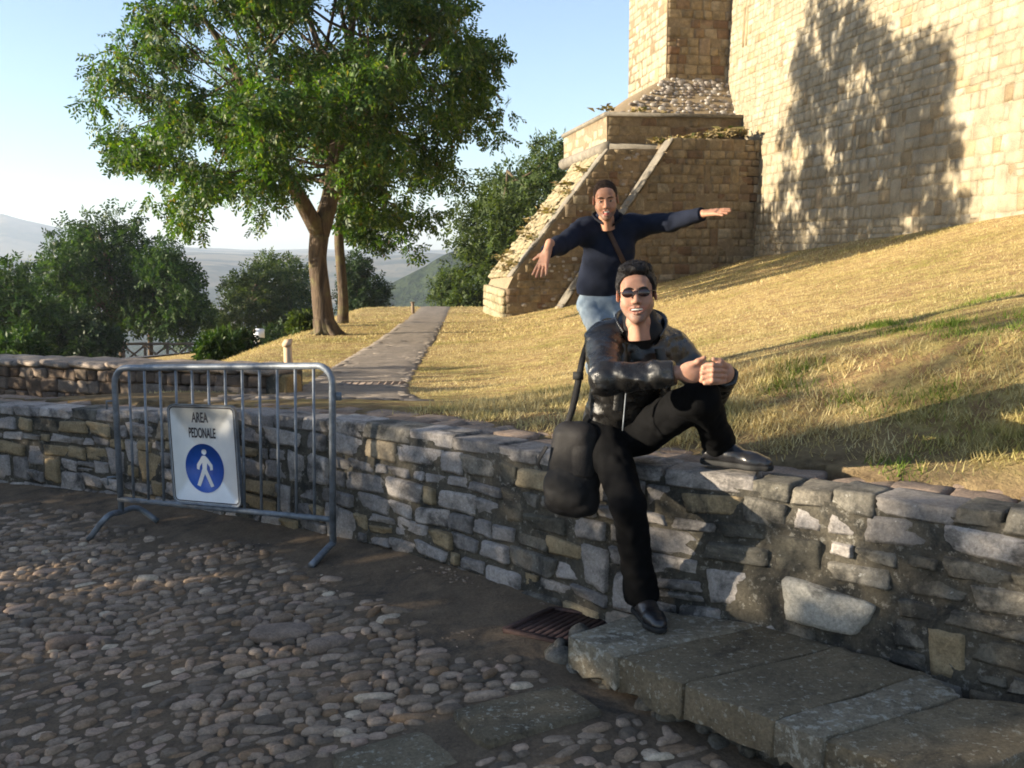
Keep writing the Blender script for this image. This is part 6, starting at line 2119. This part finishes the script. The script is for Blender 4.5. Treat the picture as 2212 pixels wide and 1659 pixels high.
s0_ = bc + rot @ A([-.085, .0, .12]); s1_ = A(P(1230, 880, 4.50)); s2_ = A(P(1258, 755, 4.50)); s3_ = A(P(1292, 700, 4.50)); s4_ = nk + A([-.06, .075, -.015])
ribbon("bag_strap", [s0_, s1_, s2_, s3_, s4_], [(.9, -.4, 0), (.9, -.4, .1), (.6, -.5, .5), (.3, -.3, .9)], .032, .0025, M['nylon'], bag)
ribbon("side_strap", [bc + rot @ A([-.12, -.05, .10]), bc + rot @ A([-.155, -.05, .03]), bc + rot @ A([-.14, -.05, -.0])], [(.4, -.9, 0)], .03, .003, M['nylon'], bag)
MB().add(*boxg(A(P(1249, 812, 4.485)), bx * .022, by * .006, (0, 0, .016))).build("strap_slider", M['rubber'], bag)

# ================================================================== the man behind with spread arms
st = thing("person", (.62, 6.95, float(top_terrain(A([.62]), A([6.95]))[0][0])), "man in navy sweater and washed jeans with arms spread wide, tongue out", "person")
hcB = A(P(1308, 431, 6.60))
fwdB = A([-.06, -1.0, -.20]); RmB = frame_of(fwdB, (-.09, -.2, 1)) * .95
styleB = dict(wide=.98, smile=.25, open=.014, beard=.85, hair=.0050, line=.086, recede=.014, rough=.003, glasses=False, gaze=0.0, tongue=True, strands=2500, len=.006, comb=.3)
partsB = []
build_head(st, styleB, hcB, RmB, M['skin_b'], M['hair_b'], 9, partsB)
nkB = A(P(1312, 474, 6.70))
RS, RE, RW = A([.448, 6.70, 1.800]), A([.285, 6.47, 1.700]), A([.205, 6.23, 1.668])
LS, LE, LW = A([.790, 6.82, 1.822]), A([.975, 6.62, 1.842]), A([1.140, 6.43, 1.888])
peB = A([.565, 6.88, 1.36])
RH, RK, RA = A([.505, 6.86, 1.31]), A([.600, 6.60, 1.02]), A([.555, 6.97, .90])
LH, LK, LA = A([.665, 6.88, 1.31]), A([.745, 6.60, 1.01]), A([.735, 7.00, .91])
f = Field((.1, 6.1, 1.1), (1.25, 7.1, 2.0), .010)
f.cone(peB, A([.61, 6.77, 1.68]), .07, .08, .05).cone(A([.61, 6.78, 1.72]), hcB + RmB @ A([0, -.03, -.12]), .05, .05, .04)
for a, b, r1, r2 in ((RS, RE, .042, .036), (RE, RW, .036, .026), (LS, LE, .042, .036), (LE, LW, .036, .026)): f.cone(a, b, r1, r2, .03)
v, fc = f.mesh(); partsB.append((v, fc, zero(v), zero(v)))
def open_hand(f, w, d, n, spread, bend, thumb_side, sc=1.0):
    """palm from the wrist w along d, its back towards n; fingers fanned and a little bent"""
    d = A(d) / np.linalg.norm(d); n = A(n) - d * (A(n) @ d); n = n / np.linalg.norm(n); s = np.cross(d, n) * thumb_side
    f.cone(w - d * .05, w, .028, .025, .01)
    for q in (-.027, -.009, .009, .027):
        f.cone(w + d * .012 + s * q * .6, w + d * .082 * sc + s * q, .014, .0125, .012)
    for k, (q, L) in enumerate(((.030, .068), (.011, .078), (-.010, .073), (-.030, .058))):
        a = w + d * .086 * sc + s * q
        dd = d + s * q * spread - n * bend; dd /= np.linalg.norm(dd)
        d2_ = dd - n * bend * .9; d2_ /= np.linalg.norm(d2_)
        finger(f, [a, a + dd * L * .5 * sc, a + dd * L * .5 * sc + d2_ * L * .5 * sc], .0105, .0078)
    a = w + d * .022 + s * .030
    t = d * .55 + s * .8 - n * .15; t /= np.linalg.norm(t)
    finger(f, [w + d * .015 + s * .015, a + t * .020, a + t * .062], .0145, .009, .010)
f = Field((.02, 5.95, 1.48), (.32, 6.35, 1.78), .0036)
open_hand(f, RW, (-.32, -.30, -.90), (-.55, -.75, .45), 9, .05, 1)
v, fc = f.mesh(); partsB.append((v, fc, zero(v), zero(v)))
f = Field((1.02, 6.12, 1.75), (1.38, 6.55, 2.02), .0036)
open_hand(f, LW, (.82, -.55, .10), (-.15, -.35, .95), 11, .10, -1)
v, fc = f.mesh(); partsB.append((v, fc, zero(v), zero(v)))
join_body(st, partsB, M['skin_b'])
f = Field((.08, 6.1, 1.28), (1.30, 7.12, 2.0), .007)
f.cone(peB + A([0, 0, .07]), A([.615, 6.77, 1.66]), .150, .160, .06, ((0, 1, .2), 1.25))
f.cone(RS + A([.05, .01, -.015]), LS + A([-.05, -.01, -.015]), .088, .088, .06)
f.cone(nkB + A([0, .04, -.03]), nkB + A([0, -.02, .028]), .074, .064, .04)
for S, E, W in ((RS, RE, RW), (LS, LE, LW)):
    f.cone(S, E, .070, .053, .06).cone(E, W, .052, .040, .03)
f.cone(nkB + A([0, -.095, .105]), nkB + A([0, -.10, .02]), .052, .010, k=.006, cut=True)
def knit(p):
    d = -.010 * np.abs(n3(p * A([1, 1, 1.4]), 9, 51)) + .004 * n3(p, 22, 52)
    return d
f.warp(knit, .03)
f.plane(peB + A([0, 0, .03]), (0, .1, -1), f.lo, A([.9, 7.12, 1.50]), .01)
dw = (RW - RE) / np.linalg.norm(RW - RE); f.plane(RW - dw * .005, dw, RW - .09, RW + .09, .005)
dw = (LW - LE) / np.linalg.norm(LW - LE); f.plane(LW - dw * .005, dw, LW - .09, LW + .09, .005)
v, fc = f.mesh(); sw = mk("sweater", v, fc, M['navy'], st, True)
ribbon("polo_collar", [nkB + A([-.012, -.088, -.045]), nkB + A([-.062, -.045, -.01]), nkB + A([-.066, .02, .02]), nkB + A([0, .07, .035]), nkB + A([.066, .025, .02]), nkB + A([.064, -.04, -.01]), nkB + A([.016, -.088, -.045])],
       [(-.6, -.5, .55), (-.6, -.1, .6), (0, .3, .7), (.6, -.1, .6), (.6, -.5, .55)], .040, .005, M['navy_dark'], sw)
f = Field((.30, 6.42, .80), (.92, 7.15, 1.5), .008)
f.ell(peB + A([.02, 0, -.02]), (.142, .115, .12), k=0)
f.cone(RH, RK, .080, .064, .05).cone(RK, RA, .066, .068, .03)
f.cone(LH, LK, .080, .064, .05).cone(LK, LA, .064, .066, .03)
f.warp(lambda p: folds(p, 63, .010), .03)
v, fc = f.mesh(); mk("jeans", v, fc, M['denim'], st, True)
for a_ in (RA, LA):
    gz_ = float(top_terrain(A([a_[0]]), A([a_[1] - .05]))[0][0]) + .012
    shoe(st, A([a_[0], a_[1] + .06, gz_]), A([a_[0] + .02, a_[1] - .22, gz_]), (0, 0, 1), a_ + A([0, 0, .0]), 0)
# brown strap across the chest, laid on the sweater
from mathutils.bvhtree import BVHTree
bvh = BVHTree.FromPolygons([tuple(q) for q in v] if False else [tuple(q.co) for q in sw.data.vertices], [tuple(q.vertices) for q in sw.data.polygons])
eye = Vector((0, 0, CAM_H)); sp_ = []
for t in np.linspace(0, 1, 9):
    px, py = 1293 + t * 58, 466 + t * 120
    d = (P(px, py, 6) - eye).normalized()
    h_ = bvh.ray_cast(eye, d)
    if h_[0] is not None: sp_.append(A(h_[0]) - A(d) * .008)
ribbon("strap", sp_, [(.9, 0, .42)], .030, .003, M['strap'], st)

# ------------------------------------------------------------------ air
hm = bpy.data.materials.new("thin_haze"); hm.use_nodes = True
ht = hm.node_tree; ht.nodes.clear()
ho = ht.nodes.new("ShaderNodeOutputMaterial"); hv_ = ht.nodes.new("ShaderNodeVolumePrincipled")
hv_.inputs["Color"].default_value = (0.72, 0.83, 1.0, 1)
hv_.inputs["Density"].default_value = 0.00022
hv_.inputs["Anisotropy"].default_value = 0.2
ht.links.new(hv_.outputs[0], ho.inputs["Volume"])
zmin = float(far.data.vertices[0].co.z)
zs = np.empty(len(far.data.vertices) * 3, dtype=np.float32); far.data.vertices.foreach_get("co", zs)
zmin, zmax = float(zs[2::3].min()), float(zs[2::3].max())
V, F = boxg((0, 1200, (zmin - 1 + zmax + 6) / 2), (4200, 0, 0), (0, 2700, 0), (0, 0, (zmax + 6 - zmin + 1) / 2))
hz_o = mk("haze", V, F, hm, None)
meta(hz_o, "thin bluish haze lying over the valley", None, None, "stuff")
print("HAZE", zmin, zmax)
